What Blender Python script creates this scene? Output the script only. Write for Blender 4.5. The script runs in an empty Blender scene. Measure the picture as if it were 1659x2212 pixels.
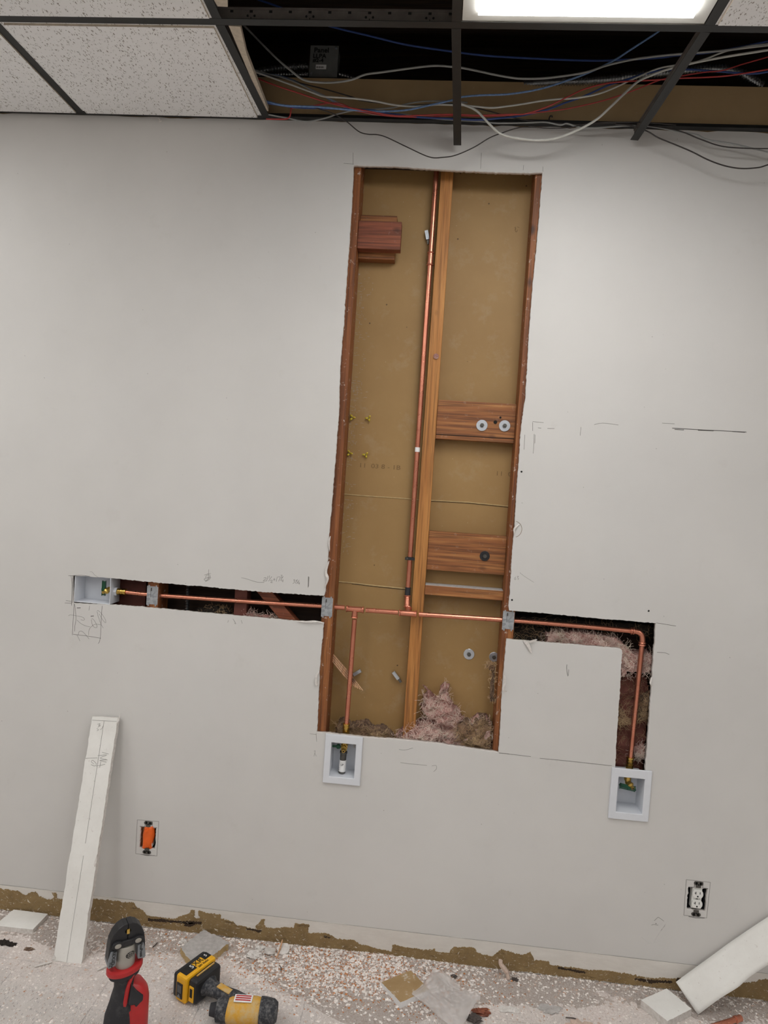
import bpy, bmesh, math, random
from mathutils import Vector, Matrix, noise
random.seed(7)
PI = math.pi
scn = bpy.context.scene
COL = scn.collection

# ------------------------------------------------------------------ camera
FPX = 1468.5
CAMLOC = Vector((1.2523, -2.2171, 1.5786))
PITCH, YAW, ROLL = -0.0410, 0.0763, -0.0658
H = 2.7344            # ceiling height
RY = -0.4653          # y of the main runner
S = 0.6096            # ceiling module
def rotm():
    cy, sy = math.cos(YAW), math.sin(YAW); cp, sp = math.cos(PITCH), math.sin(PITCH); cr, sr = math.cos(ROLL), math.sin(ROLL)
    return Matrix(((cy,-sy,0),(sy,cy,0),(0,0,1))) @ Matrix(((1,0,0),(0,cp,-sp),(0,sp,cp))) @ Matrix(((cr,0,sr),(0,1,0),(-sr,0,cr)))
RM = rotm()
cd = bpy.data.cameras.new('camera'); cam = bpy.data.objects.new('camera', cd); COL.objects.link(cam)
cd.sensor_fit = 'VERTICAL'; cd.sensor_height = 36.0; cd.lens = FPX*36.0/2212.0; cd.clip_start = 0.02
rt, fw, up = RM.col[0], RM.col[1], RM.col[2]
cam.matrix_world = Matrix(((rt[0],up[0],-fw[0],CAMLOC[0]),(rt[1],up[1],-fw[1],CAMLOC[1]),(rt[2],up[2],-fw[2],CAMLOC[2]),(0,0,0,1)))
scn.camera = cam
# ------------------------------------------------------------------ world, exposure
scn.view_settings.view_transform = 'Standard'; scn.view_settings.look = 'None'
scn.view_settings.gamma = 1.0; scn.view_settings.use_curve_mapping = False
scn.view_settings.exposure = 0.0
LAMP = 9.6           # radiance of the fluorescent diffusers
w = bpy.data.worlds.new('world'); scn.world = w; w.use_nodes = True
w.node_tree.nodes['Background'].inputs[0].default_value = (0.02,0.02,0.022,1)
w.node_tree.nodes['Background'].inputs[1].default_value = 0.1
scn.cycles.max_bounces = 8; scn.cycles.diffuse_bounces = 5; scn.cycles.caustics_reflective = False

def ray(px, py):
    return RM @ Vector(((px-829.5)/FPX, 1.0, -(py-1106.0)/FPX))
def W(px, py, y=0.0):
    d = ray(px, py); return CAMLOC + d*((y-CAMLOC.y)/d.y)
def F(px, py, z=0.0):
    d = ray(px, py); return CAMLOC + d*((z-CAMLOC.z)/d.z)
def WZ(pts, ox, oy, s, y=0.0):
    return [W(ox+a/s, oy+b/s, y) for a, b in pts]

# ------------------------------------------------------------------ materials
MATS = {}
def srgb(r, g, b):
    f = lambda c: ((c/255.0)/12.92 if c <= 10 else (((c/255.0)+0.055)/1.055)**2.4)
    return (f(r), f(g), f(b), 1.0)
class NT:
    def __init__(s, name):
        s.m = bpy.data.materials.new(name); s.m.use_nodes = True; s.t = s.m.node_tree; s.n = s.t.nodes; s.l = s.t.links
        s.b = s.n['Principled BSDF']; MATS[name] = s.m; s.tc = s.n.new('ShaderNodeTexCoord')
    def new(s, t, **k):
        n = s.n.new(t)
        for a, v in k.items(): setattr(n, a, v)
        return n
    def put(s, sock, v):
        if isinstance(v, bpy.types.NodeSocket): s.l.new(v, sock)
        elif v is not None: sock.default_value = v
    def map(s, scale=(1,1,1), rot=(0,0,0), loc=(0,0,0)):
        n = s.new('ShaderNodeMapping'); s.l.new(s.tc.outputs['Object'], n.inputs[0])
        n.inputs['Scale'].default_value = scale; n.inputs['Rotation'].default_value = rot; n.inputs['Location'].default_value = loc
        return n.outputs[0]
    def noise(s, scale, detail=4, rough=0.5, vec=None, dist=0.0):
        n = s.new('ShaderNodeTexNoise'); s.put(n.inputs['Vector'], vec or s.tc.outputs['Object'])
        n.inputs['Scale'].default_value = scale; n.inputs['Detail'].default_value = detail; n.inputs['Roughness'].default_value = rough
        n.inputs['Distortion'].default_value = dist
        return n.outputs['Fac']
    def vor(s, scale, vec=None, feature='F1', out='Distance', rnd=1.0):
        n = s.new('ShaderNodeTexVoronoi', feature=feature); s.put(n.inputs['Vector'], vec or s.tc.outputs['Object'])
        n.inputs['Scale'].default_value = scale; n.inputs['Randomness'].default_value = rnd
        return n.outputs[out]
    def ramp(s, fac, stops, interp='LINEAR'):
        n = s.new('ShaderNodeValToRGB'); s.put(n.inputs[0], fac); r = n.color_ramp; r.interpolation = interp
        while len(r.elements) < len(stops): r.elements.new(0.5)
        for e, (p, c) in zip(r.elements, stops):
            e.position = p; e.color = c if not isinstance(c, (int, float)) else (c, c, c, 1)
        return n.outputs[0]
    def mix(s, fac, a, b, mode='MIX'):
        n = s.new('ShaderNodeMix', data_type='RGBA', blend_type=mode)
        s.put(n.inputs[0], fac); s.put(n.inputs[6], a); s.put(n.inputs[7], b); return n.outputs[2]
    def math(s, op, a, b=0.0):
        n = s.new('ShaderNodeMath', operation=op); s.put(n.inputs[0], a); s.put(n.inputs[1], b); return n.outputs[0]
    def bump(s, h, strength=0.3, dist=0.002):
        n = s.new('ShaderNodeBump'); s.put(n.inputs['Height'], h); n.inputs['Strength'].default_value = strength
        n.inputs['Distance'].default_value = dist; s.l.new(n.outputs[0], s.b.inputs['Normal'])
    def set(s, col=None, rough=None, metal=None, **k):
        s.put(s.b.inputs['Base Color'], col); s.put(s.b.inputs['Roughness'], rough); s.put(s.b.inputs['Metallic'], metal)
        for a, v in k.items(): s.put(s.b.inputs[a.replace('_', ' ')], v)
        return s
def simple(name, col, rough=0.5, metal=0.0, var=0.12, scale=40, bump=0.0, **k):
    n = NT(name); f = n.noise(scale, 4, 0.6)
    a = tuple(c*(1-var) for c in col[:3])+(1,); b = tuple(min(1, c*(1+var)) for c in col[:3])+(1,)
    n.set(n.ramp(f, [(0.3, a), (0.7, b)]), rough, metal, **k)
    if bump: n.bump(f, bump, 0.001)
    return n.m

# painted wall
n = NT('wall_paint')
c = n.ramp(n.noise(1.3, 5, 0.6), [(0.35, srgb(203,201,198)), (0.65, srgb(211,209,206))])
fine = n.noise(9, 6, 0.7)
c = n.mix(n.ramp(fine, [(0.60, 0.0), (0.78, 0.22)]), c, srgb(180,176,170))
sp = n.vor(22, feature='F1')
c = n.mix(n.math('MULTIPLY', n.ramp(sp, [(0.0, 1.0), (0.03, 0.9), (0.045, 0.0)]), n.ramp(n.noise(3, 2), [(0.50, 0.0), (0.56, 0.5)])), c, srgb(120,116,112))
n.set(c, 0.62); n.bump(n.noise(260, 3, 0.6), 0.06, 0.001)
# gypsum core, cut edges
n = NT('gypsum'); c = n.ramp(n.noise(90, 5, 0.7), [(0.3, srgb(196,190,184)), (0.7, srgb(228,224,220))])
n.set(c, 0.9); n.bump(n.noise(400, 4, 0.7), 0.5, 0.001)
n = NT('board_white'); c = n.ramp(n.noise(6, 5, 0.7), [(0.3, srgb(222,220,215)), (0.7, srgb(235,234,230))])
c = n.mix(n.ramp(n.noise(120, 3, 0.6), [(0.66, 0.0), (0.72, 0.5)]), c, srgb(186,176,168))
n.set(c, 0.7)
n = NT('board_dusty'); c = n.ramp(n.noise(60, 6, 0.7), [(0.3, srgb(160,155,151)), (0.7, srgb(192,188,185))]); n.set(c, 0.95); n.bump(n.noise(200, 4, 0.7), 0.6, 0.001)
# brown paper of the board behind
def paper(name, a, b, dust=0.25, z=None):
    n = NT(name); c = n.ramp(n.noise(2.2, 6, 0.65), [(0.3, a), (0.7, b)])
    c = n.mix(n.ramp(n.noise(14, 5, 0.7), [(0.55, 0.0), (0.8, dust)]), c, srgb(180,165,140))
    v = n.vor(16); m2 = n.ramp(n.noise(5, 2), [(0.45, 0.0), (0.55, 0.8)])
    c = n.mix(n.math('MULTIPLY', n.ramp(v, [(0.0, 1.0), (0.035, 1.0), (0.05, 0.0)]), m2), c, srgb(60,42,24))
    v2 = n.vor(31, n.map(loc=(3,4,5)))
    c = n.mix(n.ramp(v2, [(0.0, 0.6), (0.03, 0.5), (0.04, 0.0)]), c, srgb(205,190,165))
    n.set(c, 0.62); n.bump(n.noise(120, 4, 0.6), 0.12, 0.001); return n.m
paper('kraft_board', srgb(146,114,68), srgb(160,128,80), 0.3)
n = NT('kraft_offcut'); c = n.ramp(n.noise(10, 6, 0.65), [(0.3, srgb(150,122,82)), (0.7, srgb(172,144,104))]); c = n.mix(n.ramp(n.noise(34, 5, 0.8), [(0.56, 0.0), (0.66, 0.8)]), c, srgb(206,198,188)); n.set(c, 0.85)
paper('plenum_board', srgb(158,134,98), srgb(176,150,112), 0.1)
n = NT('torn_kraft'); c = n.ramp(n.noise(14, 6, 0.7), [(0.3, srgb(122,100,66)), (0.7, srgb(150,126,86))])
c = n.mix(n.ramp(n.noise(70, 5, 0.75, n.map((1,1,1.6))), [(0.60, 0.0), (0.65, 0.85)]), c, srgb(205,192,172))
c = n.mix(n.ramp(n.noise(24, 4, 0.7, n.map((0.5,1,3), loc=(2,0,1))), [(0.60, 0.0), (0.66, 0.7)]), c, srgb(84,64,40))
n.set(c, 0.85); n.bump(n.noise(60, 5, 0.7), 0.8, 0.003)
n = NT('glue_band'); c = n.ramp(n.noise(8, 5, 0.7, n.map((1,1,3))), [(0.3, srgb(208,203,196)), (0.7, srgb(222,218,212))]); n.set(c, 0.7); n.bump(n.noise(30,5,0.7,n.map((0.6,1,3))), 0.5, 0.002)
# wood
def wood(name, a, b, c3, axis=2, dust=0.0, rough=0.6):
    n = NT(name); sc = [38, 38, 38]; sc[axis] = 1.6
    g = n.noise(1.0, 6, 0.62, n.map(sc), 0.9)
    c = n.ramp(g, [(0.30, a), (0.5, b), (0.68, c3)])
    sc2 = [190, 190, 190]; sc2[axis] = 5
    c = n.mix(n.ramp(n.noise(1.0, 3, 0.6, n.map(sc2)), [(0.45, 0.0), (0.62, 0.6)]), c, tuple(x*0.42 for x in a[:3])+(1,))
    kn = [9, 9, 9]; kn[axis] = 5.5
    c = n.mix(n.ramp(n.vor(1.0, n.map(kn, loc=(.3,.2,.7))), [(0.0, 1.0), (0.05, 0.9), (0.12, 0.0)]), c, tuple(x*0.28 for x in a[:3])+(1,))
    if dust:
        c = n.mix(n.ramp(n.noise(45, 5, 0.75), [(0.60, 0.0), (0.66, dust)]), c, srgb(205,192,180))
    n.set(c, rough); n.bump(g, 0.25, 0.001); return n.m
wood('stud_wood', srgb(114,64,32), srgb(142,84,42), srgb(168,110,60), 2, 0.8)
wood('center_wood', srgb(158,100,46), srgb(178,120,60), srgb(194,138,74), 2, 0.0)
wood('block_wood', srgb(116,68,34), srgb(150,94,50), srgb(182,128,74), 0, 0.1)
wood('red_wood', srgb(112,58,38), srgb(136,74,48), srgb(154,90,60), 0, 0.1)
wood('splinter_wood', srgb(180,130,96), srgb(204,158,120), srgb(222,184,148), 2, 0.1)
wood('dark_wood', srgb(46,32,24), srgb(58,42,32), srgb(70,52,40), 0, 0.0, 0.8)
# metals
n = NT('copper'); c = n.ramp(n.noise(10, 4, 0.6), [(0.3, srgb(204,128,104)), (0.7, srgb(222,150,124))])
c = n.mix(n.ramp(n.noise(40, 4, 0.7), [(0.58, 0.0), (0.72, 0.35)]), c, srgb(160,84,64)); n.set(c, n.ramp(n.noise(30,4,0.7), [(0.3, 0.24), (0.7, 0.36)]), 0.85)
simple('brass', srgb(206,172,92), 0.28, 1.0, 0.15, 60)
n = NT('galvanized'); c = n.ramp(n.vor(120, feature='F1', out='Color'), [(0.2, srgb(150,154,158)), (0.8, srgb(180,184,188))]); n.set(c, 0.5, 0.55)
simple('zinc', srgb(200,205,212), 0.3, 0.9, 0.08)
simple('conduit_steel', srgb(170,172,174), 0.25, 0.9, 0.15)
simple('silver_paint', srgb(168,164,156), 0.42, 0.5, 0.06)
simple('grey_metal', srgb(98,96,92), 0.4, 0.8, 0.2)
# plastics
simple('white_plastic', srgb(214,217,223), 0.38, 0, 0.02)
simple('device_white', srgb(226,226,222), 0.35, 0, 0.02)
simple('green_plastic', srgb(18,78,52), 0.4, 0, 0.1)
simple('black_plastic', srgb(30,30,33), 0.5, 0, 0.2)
simple('black_rubber', srgb(40,40,44), 0.72, 0, 0.3, 20)
n = NT('dusty_rubber'); c = n.mix(n.ramp(n.noise(70, 6, 0.8), [(0.46, 0.0), (0.72, 0.6)]), srgb(38,40,46), srgb(150,148,146)); n.set(c, 0.75)
n = NT('worn_rubber'); c = n.mix(n.ramp(n.noise(40, 6, 0.7), [(0.5, 0.0), (0.8, 0.35)]), srgb(36,36,40), srgb(110,108,108)); n.set(c, 0.7)
n = NT('dusty_yellow'); c = n.mix(n.ramp(n.noise(28, 5, 0.75), [(0.42, 0.0), (0.64, 0.8)]), srgb(206,156,52), srgb(190,172,134)); c = n.mix(n.ramp(n.noise(55, 6, 0.8, n.map(loc=(2,2,2))), [(0.60, 0.0), (0.68, 0.7)]), c, srgb(70,62,52)); n.set(c, 0.65)
simple('yellow_plastic', srgb(236,176,26), 0.42, 0, 0.05)
simple('red_plastic', srgb(176,34,36), 0.4, 0, 0.08)
simple('grey_plastic', srgb(122,126,130), 0.45, 0, 0.06)
simple('orange_tape', srgb(232,98,22), 0.32, 0, 0.12, 30, 0.6)
simple('anchor_yellow', srgb(196,176,60), 0.5, 0, 0.3, 150)
simple('dark_hole', srgb(14,13,12), 0.9, 0, 0.2)
simple('gouge_dark', srgb(52,38,26), 0.9, 0, 0.5, 150)
simple('grid_black', srgb(36,36,35), 0.55, 0, 0.1)
n = NT('grid_web'); c = n.ramp(n.noise(20,4,0.6), [(0.3, srgb(88,82,77)), (0.7, srgb(106,100,95))]); n.set(c, 0.6)
simple('tile_edge', srgb(196,184,166), 0.9, 0, 0.15, 90)
simple('cable_blue', srgb(48,72,132), 0.42, 0, 0.12)
simple('cable_lightblue', srgb(110,140,184), 0.42, 0, 0.25, 120)
simple('cable_grey', srgb(150,152,150), 0.45, 0, 0.1)
simple('cable_white', srgb(206,206,200), 0.42, 0, 0.08)
simple('cable_red', srgb(176,62,60), 0.42, 0, 0.1)
simple('cable_black', srgb(44,38,36), 0.45, 0, 0.1)
simple('pencil', srgb(128,125,121), 0.8, 0, 0.1)
simple('pencil_dark', srgb(96,92,90), 0.8, 0, 0.2)
simple('ink', srgb(12,12,12), 0.6, 0, 0.1)
simple('white_ink', srgb(230,230,230), 0.6, 0, 0.02)
simple('label_white', srgb(232,232,232), 0.5, 0, 0.03)
simple('stamp_ink', srgb(120,94,60), 0.8, 0, 0.25, 300)
simple('joint_tape', srgb(178,154,110), 0.8, 0, 0.15, 60)
simple('junction_grey', srgb(120,122,120), 0.5, 0.3, 0.1)
simple('lamp_frame', srgb(226,226,220), 0.4, 0, 0.02)
n = NT('fiberglass'); c = n.ramp(n.noise(30, 7, 0.78, None, 1.2), [(0.33, srgb(104,70,62)), (0.45, srgb(194,140,130)), (0.55, srgb(218,172,162)), (0.68, srgb(206,192,172)), (0.8, srgb(170,148,124))])
n.set(c, 0.95); n.bump(n.noise(120, 8, 0.8, None, 1.5), 1.0, 0.008)
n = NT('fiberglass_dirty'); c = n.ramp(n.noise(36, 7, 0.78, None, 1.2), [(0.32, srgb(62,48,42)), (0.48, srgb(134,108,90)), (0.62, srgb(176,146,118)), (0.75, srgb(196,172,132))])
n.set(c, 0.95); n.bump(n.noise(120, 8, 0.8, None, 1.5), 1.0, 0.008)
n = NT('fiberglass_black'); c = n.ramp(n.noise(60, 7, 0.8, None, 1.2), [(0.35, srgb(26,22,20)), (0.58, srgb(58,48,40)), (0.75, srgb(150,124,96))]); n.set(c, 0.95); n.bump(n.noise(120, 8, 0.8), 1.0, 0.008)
n = NT('fiber_pink'); c = n.ramp(n.noise(20, 4, 0.7), [(0.3, srgb(212,168,158)), (0.5, srgb(226,204,192)), (0.7, srgb(214,202,182))]); n.set(c, 0.9)
n = NT('fiber_brown'); c = n.ramp(n.noise(20, 4, 0.7), [(0.3, srgb(140,104,80)), (0.7, srgb(200,174,134))]); n.set(c, 0.9)
simple('kraft_facing', srgb(112,64,54), 0.7, 0, 0.25, 14)
# ceiling tile
n = NT('ceiling_tile')
wob = n.noise(30, 3, 0.6)
def flecks(scale, rz, loc, lo, hi):
    mp = n.new('ShaderNodeMapping'); n.l.new(n.tc.outputs['Object'], mp.inputs[0]); mp.inputs['Scale'].default_value = (1.0, 0.38, 1.0)
    mp.inputs['Rotation'].default_value = (0,0,rz); mp.inputs['Location'].default_value = loc
    add = n.new('ShaderNodeVectorMath', operation='ADD'); nz = n.new('ShaderNodeTexNoise'); nz.inputs['Scale'].default_value = 90
    sc = n.new('ShaderNodeVectorMath', operation='SCALE'); n.l.new(nz.outputs['Color'], sc.inputs[0]); sc.inputs['Scale'].default_value = 0.006
    n.l.new(n.tc.outputs['Object'], nz.inputs['Vector']); n.l.new(mp.outputs[0], add.inputs[0]); n.l.new(sc.outputs[0], add.inputs[1])
    return n.ramp(n.vor(scale, add.outputs[0]), [(0.0, 1.0), (lo, 1.0), (hi, 0.0)])
f1 = n.math('MULTIPLY', flecks(150, 0.9, (0,0,0), 0.20, 0.27), n.ramp(n.noise(70, 2, 0.5), [(0.42, 0.0), (0.5, 1.0)]))
f2 = n.math('MULTIPLY', flecks(240, -0.3, (5,3,1), 0.20, 0.28), n.ramp(n.noise(50, 2, 0.5, n.map(loc=(7,7,7))), [(0.45, 0.0), (0.55, 0.9)]))
fm = n.math('MAXIMUM', f1, f2)
c = n.ramp(n.noise(3, 3), [(0.3, srgb(240,240,240)), (0.7, srgb(245,245,245))])
n.set(n.mix(n.math('MULTIPLY', fm, 0.8), c, srgb(128,116,106)), 0.9); n.bump(n.math('SUBTRACT', 1.0, fm), 0.6, 0.002)
# floor
n = NT('floor_vinyl')
base = n.ramp(n.noise(3.5, 6, 0.7), [(0.3, srgb(190,183,178)), (0.7, srgb(208,202,197))])
def streak(scale, rz, loc, th, colr, base, amt=0.8):
    mp = n.new('ShaderNodeMapping'); n.l.new(n.tc.outputs['Object'], mp.inputs[0]); mp.inputs['Scale'].default_value = (1.0, 0.32, 1.0)
    mp.inputs['Rotation'].default_value = (0,0,rz); mp.inputs['Location'].default_value = loc
    v = n.new('ShaderNodeTexVoronoi'); n.l.new(mp.outputs[0], v.inputs['Vector']); v.inputs['Scale'].default_value = scale
    m = n.ramp(v.outputs['Distance'], [(0.0, amt), (th, amt), (th+0.05, 0.0)])
    sel = n.ramp(n.noise(scale*0.45, 2, 0.5, n.map(loc=loc)), [(0.46, 0.0), (0.52, 1.0)])
    return n.mix(n.math('MULTIPLY', m, sel), base, colr)
base = streak(150, 0.5, (0,0,0), 0.20, srgb(150,144,142), base)
base = streak(165, -0.7, (4,1,0), 0.18, srgb(158,128,112), base)
base = streak(210, 1.2, (1,6,0), 0.20, srgb(130,130,136), base, 0.7)
base = streak(190, 0.1, (8,2,0), 0.22, srgb(228,222,218), base, 0.7)
sep = n.new('ShaderNodeSeparateXYZ'); n.l.new(n.tc.outputs['Object'], sep.inputs[0])
def seam(o, off):
    f = n.math('FRACT', n.math('ADD', n.math('DIVIDE', o, 0.3048), off)); d = n.math('ABSOLUTE', n.math('SUBTRACT', f, 0.5))
    return n.ramp(d, [(0.0, 1.0), (0.003, 1.0), (0.006, 0.0)])
sm = n.math('MAXIMUM', seam(sep.outputs[0], 0.35), seam(sep.outputs[1], 0.2))
base = n.mix(n.math('MULTIPLY', sm, 0.55), base, srgb(110,104,100))
# plaster dust: thick along the wall, thinning out into the room
dist = n.math('MULTIPLY', sep.outputs[1], -1.0)
dm = n.math('ADD', n.math('MULTIPLY', n.noise(4.5, 6, 0.72), 1.1), n.math('MULTIPLY', dist, -1.15))
dm = n.ramp(dm, [(0.08, 0.0), (0.5, 0.95)])
dcol = n.ramp(n.noise(150, 5, 0.8), [(0.3, srgb(176,160,150)), (0.5, srgb(222,210,204)), (0.7, srgb(238,232,228))])
base = n.mix(dm, base, dcol)
base = n.mix(n.ramp(n.noise(420, 4, 0.8), [(0.56, 0.0), (0.66, 0.5)]), base, srgb(128,118,112))
base = n.mix(n.ramp(n.noise(6, 5, 0.7, n.map(loc=(3,1,0))), [(0.5, 0.0), (0.75, 0.35)]), base, srgb(150,142,138))
n.set(base, 0.7); n.bump(n.noise(130, 6, 0.8), 0.35, 0.003)
n = NT('dust_pile'); c = n.ramp(n.noise(230, 7, 0.85), [(0.32, srgb(150,122,102)), (0.44, srgb(206,190,180)), (0.6, srgb(230,222,216)), (0.72, srgb(186,150,122))]); n.set(c, 0.95); n.bump(n.noise(160, 6, 0.85), 1.0, 0.006)
simple('crumb_white', srgb(232,224,218), 0.95, 0, 0.12, 200)
simple('crumb_pink', srgb(196,174,160), 0.95, 0, 0.12, 200)
simple('chip_wood', srgb(188,122,72), 0.85, 0, 0.35, 160)
simple('crumb_dark', srgb(78,70,66), 0.9, 0, 0.4, 160)
# thin plastic
n = NT('clear_plastic'); n.set(srgb(226,222,220), 0.28, 0.0); n.b.inputs['Alpha'].default_value = 0.31
n.b.inputs['Specular IOR Level'].default_value = 0.6; n.bump(n.noise(30, 4, 0.6), 0.6, 0.004)
# lamp diffuser
n = NT('diffuser'); n.set(srgb(245,245,245), 0.4); n.b.inputs['Emission Color'].default_value = (0.995, 0.99, 0.975, 1)
n.b.inputs['Emission Strength'].default_value = LAMP
M = MATS

# ------------------------------------------------------------------ mesh tools
WL = {}
def tag(o, label=None, cat=None, group=None, kind=None):
    if label: o['label'] = label
    if cat: o['category'] = cat
    if group: o['group'] = group
    if kind: o['kind'] = kind
    return o
def empty(name, loc, label=None, cat=None, group=None, kind=None):
    o = bpy.data.objects.new(name, None); COL.objects.link(o); o.location = loc; o.empty_display_size = 0.05
    WL[o.name] = Vector(loc); return tag(o, label, cat, group, kind)
def link(name, me, mats, parent=None, smooth=False, origin=None):
    if not isinstance(mats, (list, tuple)): mats = [mats]
    for m in mats: me.materials.append(M[m])
    xs = [v.co for v in me.vertices]
    if origin is None:
        if parent is not None: origin = sum(xs, Vector())/len(xs)
        else:
            lo = Vector([min(v[i] for v in xs) for i in range(3)]); hi = Vector([max(v[i] for v in xs) for i in range(3)])
            origin = Vector(((lo.x+hi.x)/2, (lo.y+hi.y)/2, lo.z))
    me.transform(Matrix.Translation(-Vector(origin)))
    for p in me.polygons: p.use_smooth = smooth
    if smooth: me.set_sharp_from_angle(angle=0.62)
    me.name = name
    o = bpy.data.objects.new(name, me); COL.objects.link(o)
    if parent is not None:
        o.parent = parent; o.location = Vector(origin)-WL[parent.name]
    else: o.location = origin
    WL[o.name] = Vector(origin); return o
def frame_from(axis, hint=Vector((0,0,1))):
    a = Vector(axis).normalized()
    if abs(a.dot(hint)) > 0.98: hint = Vector((1,0,0))
    u = hint.cross(a).normalized(); v = a.cross(u); return u, v, a
class MB:
    def __init__(s): s.b = bmesh.new()
    def box(s, c, size, rot=None, bev=0.0, T=None):
        c = Vector(c); R = rot or Matrix.Identity(3); vs = []
        r = bmesh.ops.create_cube(s.b, size=1.0)
        for v in r['verts']:
            p = Vector((v.co.x*size[0], v.co.y*size[1], v.co.z*size[2])); p = R @ p + c
            v.co = (T @ p) if T else p
        if bev > 0:
            es = set(e for v in r['verts'] for e in v.link_edges)
            bmesh.ops.bevel(s.b, geom=list(es), offset=bev, segments=2, affect='EDGES', profile=0.5)
        return s
    def b2(s, a, b, bev=0.0, T=None):
        a, b = Vector(a), Vector(b); return s.box((a+b)/2, [abs(b[i]-a[i]) for i in range(3)], bev=bev, T=T)
    def cyl(s, p0, p1, r, r2=None, seg=20, T=None, cap=True):
        p0, p1 = Vector(p0), Vector(p1); r2 = r if r2 is None else r2
        u, v, a = frame_from(p1-p0); A = []; B = []
        for i in range(seg):
            t = 2*PI*i/seg; d = u*math.cos(t)+v*math.sin(t)
            q0 = p0+d*r; q1 = p1+d*r2
            A.append(s.b.verts.new(T@q0 if T else q0)); B.append(s.b.verts.new(T@q1 if T else q1))
        for i in range(seg): s.b.faces.new((A[i], A[(i+1)%seg], B[(i+1)%seg], B[i]))
        if cap: s.b.faces.new(A[::-1]); s.b.faces.new(B)
        return s
    def lathe(s, p0, axis, prof, seg=24, T=None):
        # prof: list of (distance along the axis, radius)
        p0 = Vector(p0); u, v, a = frame_from(axis); rings = []
        for h, r in prof:
            ring = []
            for i in range(seg):
                t = 2*PI*i/seg; q = p0+a*h+(u*math.cos(t)+v*math.sin(t))*max(r, 1e-5)
                ring.append(s.b.verts.new(T@q if T else q))
            rings.append(ring)
        for A, B in zip(rings, rings[1:]):
            for i in range(seg): s.b.faces.new((A[i], A[(i+1)%seg], B[(i+1)%seg], B[i]))
        s.b.faces.new(rings[0][::-1]); s.b.faces.new(rings[-1]); return s
    def tube(s, pts, r, seg=10, T=None, cap=True, ripple=None):
        pts = [Vector(p) for p in pts]; n_ = len(pts); prev = None; rings = []
        for i, p in enumerate(pts):
            d = (pts[min(i+1, n_-1)]-pts[max(i-1, 0)]).normalized()
            if prev is None: u, v, a = frame_from(d)
            else:
                u = (prev - d*prev.dot(d)); u = u.normalized() if u.length > 1e-6 else frame_from(d)[0]; v = d.cross(u)
            prev = u; rr = r[i] if isinstance(r, (list, tuple)) else r
            if ripple: rr = rr*(1+ripple*(1 if i % 2 else -1))
            ring = []
            for k in range(seg):
                t = 2*PI*k/seg; q = p+(u*math.cos(t)+v*math.sin(t))*rr; ring.append(s.b.verts.new(T@q if T else q))
            rings.append(ring)
        for A, B in zip(rings, rings[1:]):
            for k in range(seg): s.b.faces.new((A[k], A[(k+1)%seg], B[(k+1)%seg], B[k]))
        if cap: s.b.faces.new(rings[0][::-1]); s.b.faces.new(rings[-1])
        return s
    def prism(s, poly, off, T=None):
        # poly: planar 3D outline, extruded by the vector off
        A = [Vector(p) for p in poly]; B = [p+Vector(off) for p in A]
        if T: A = [T@p for p in A]; B = [T@p for p in B]
        A = [s.b.verts.new(p) for p in A]; B = [s.b.verts.new(p) for p in B]; k = len(A)
        s.b.faces.new(A); s.b.faces.new(B[::-1])
        for i in range(k): s.b.faces.new((A[i], B[i], B[(i+1)%k], A[(i+1)%k]))
        return s
    def ico(s, c, rad, sub=3, scale=(1,1,1), disp=0.0, freq=8.0, seed=0, T=None):
        r = bmesh.ops.create_icosphere(s.b, subdivisions=sub, radius=1.0)
        for v in r['verts']:
            d = v.co.normalized(); k = 1+disp*(noise.fractal(d*freq+Vector((seed,seed*1.7,0)), 1.0, 2.0, 5))
            p = Vector((d.x*rad*scale[0]*k, d.y*rad*scale[1]*k, d.z*rad*scale[2]*k))+Vector(c); v.co = T@p if T else p
        return s
    def quad(s, a, b, c, d):
        s.b.faces.new([s.b.verts.new(Vector(p)) for p in (a,b,c,d)]); return s
    def build(s, name, mats, parent=None, smooth=False, origin=None, bev=0.0):
        bmesh.ops.recalc_face_normals(s.b, faces=s.b.faces)
        me = bpy.data.meshes.new(name); s.b.to_mesh(me); s.b.free()
        o = link(name, me, mats, parent, smooth, origin)
        if bev: m = o.modifiers.new('bevel', 'BEVEL'); m.width = bev; m.segments = 2; m.limit_method = 'ANGLE'
        if smooth == 'auto': pass
        return o
def smooth_path(pts, k=6):
    pts = [Vector(p) for p in pts]; out = []; n_ = len(pts)
    for i in range(n_-1):
        p0, p1, p2, p3 = pts[max(i-1,0)], pts[i], pts[i+1], pts[min(i+2,n_-1)]
        for j in range(k):
            t = j/k; t2, t3 = t*t, t*t*t
            out.append(0.5*((2*p1)+(p2-p0)*t+(2*p0-5*p1+4*p2-p3)*t2+(3*p1-p0-3*p2+p3)*t3))
    out.append(pts[-1]); return out
def ragged(pts, step=0.008, amp=0.0012, seed=0):
    # subdivide a closed x-z outline and roughen it
    rnd = random.Random(seed); out = []; k = len(pts)
    for i in range(k):
        a, b = Vector(pts[i]), Vector(pts[(i+1)%k]); L = (b-a).length; m = max(1, int(L/step))
        nrm = Vector((-(b-a).y, (b-a).x)); nrm = nrm.normalized() if nrm.length > 1e-9 else Vector((0,1))
        for j in range(m):
            p = a+(b-a)*(j/m)
            if j: p = p+nrm*(amp*(rnd.gauss(0,0.6)+1.2*noise.noise(Vector((p.x*30,p.y*30,seed)))))
            out.append(p)
    return out
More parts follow.
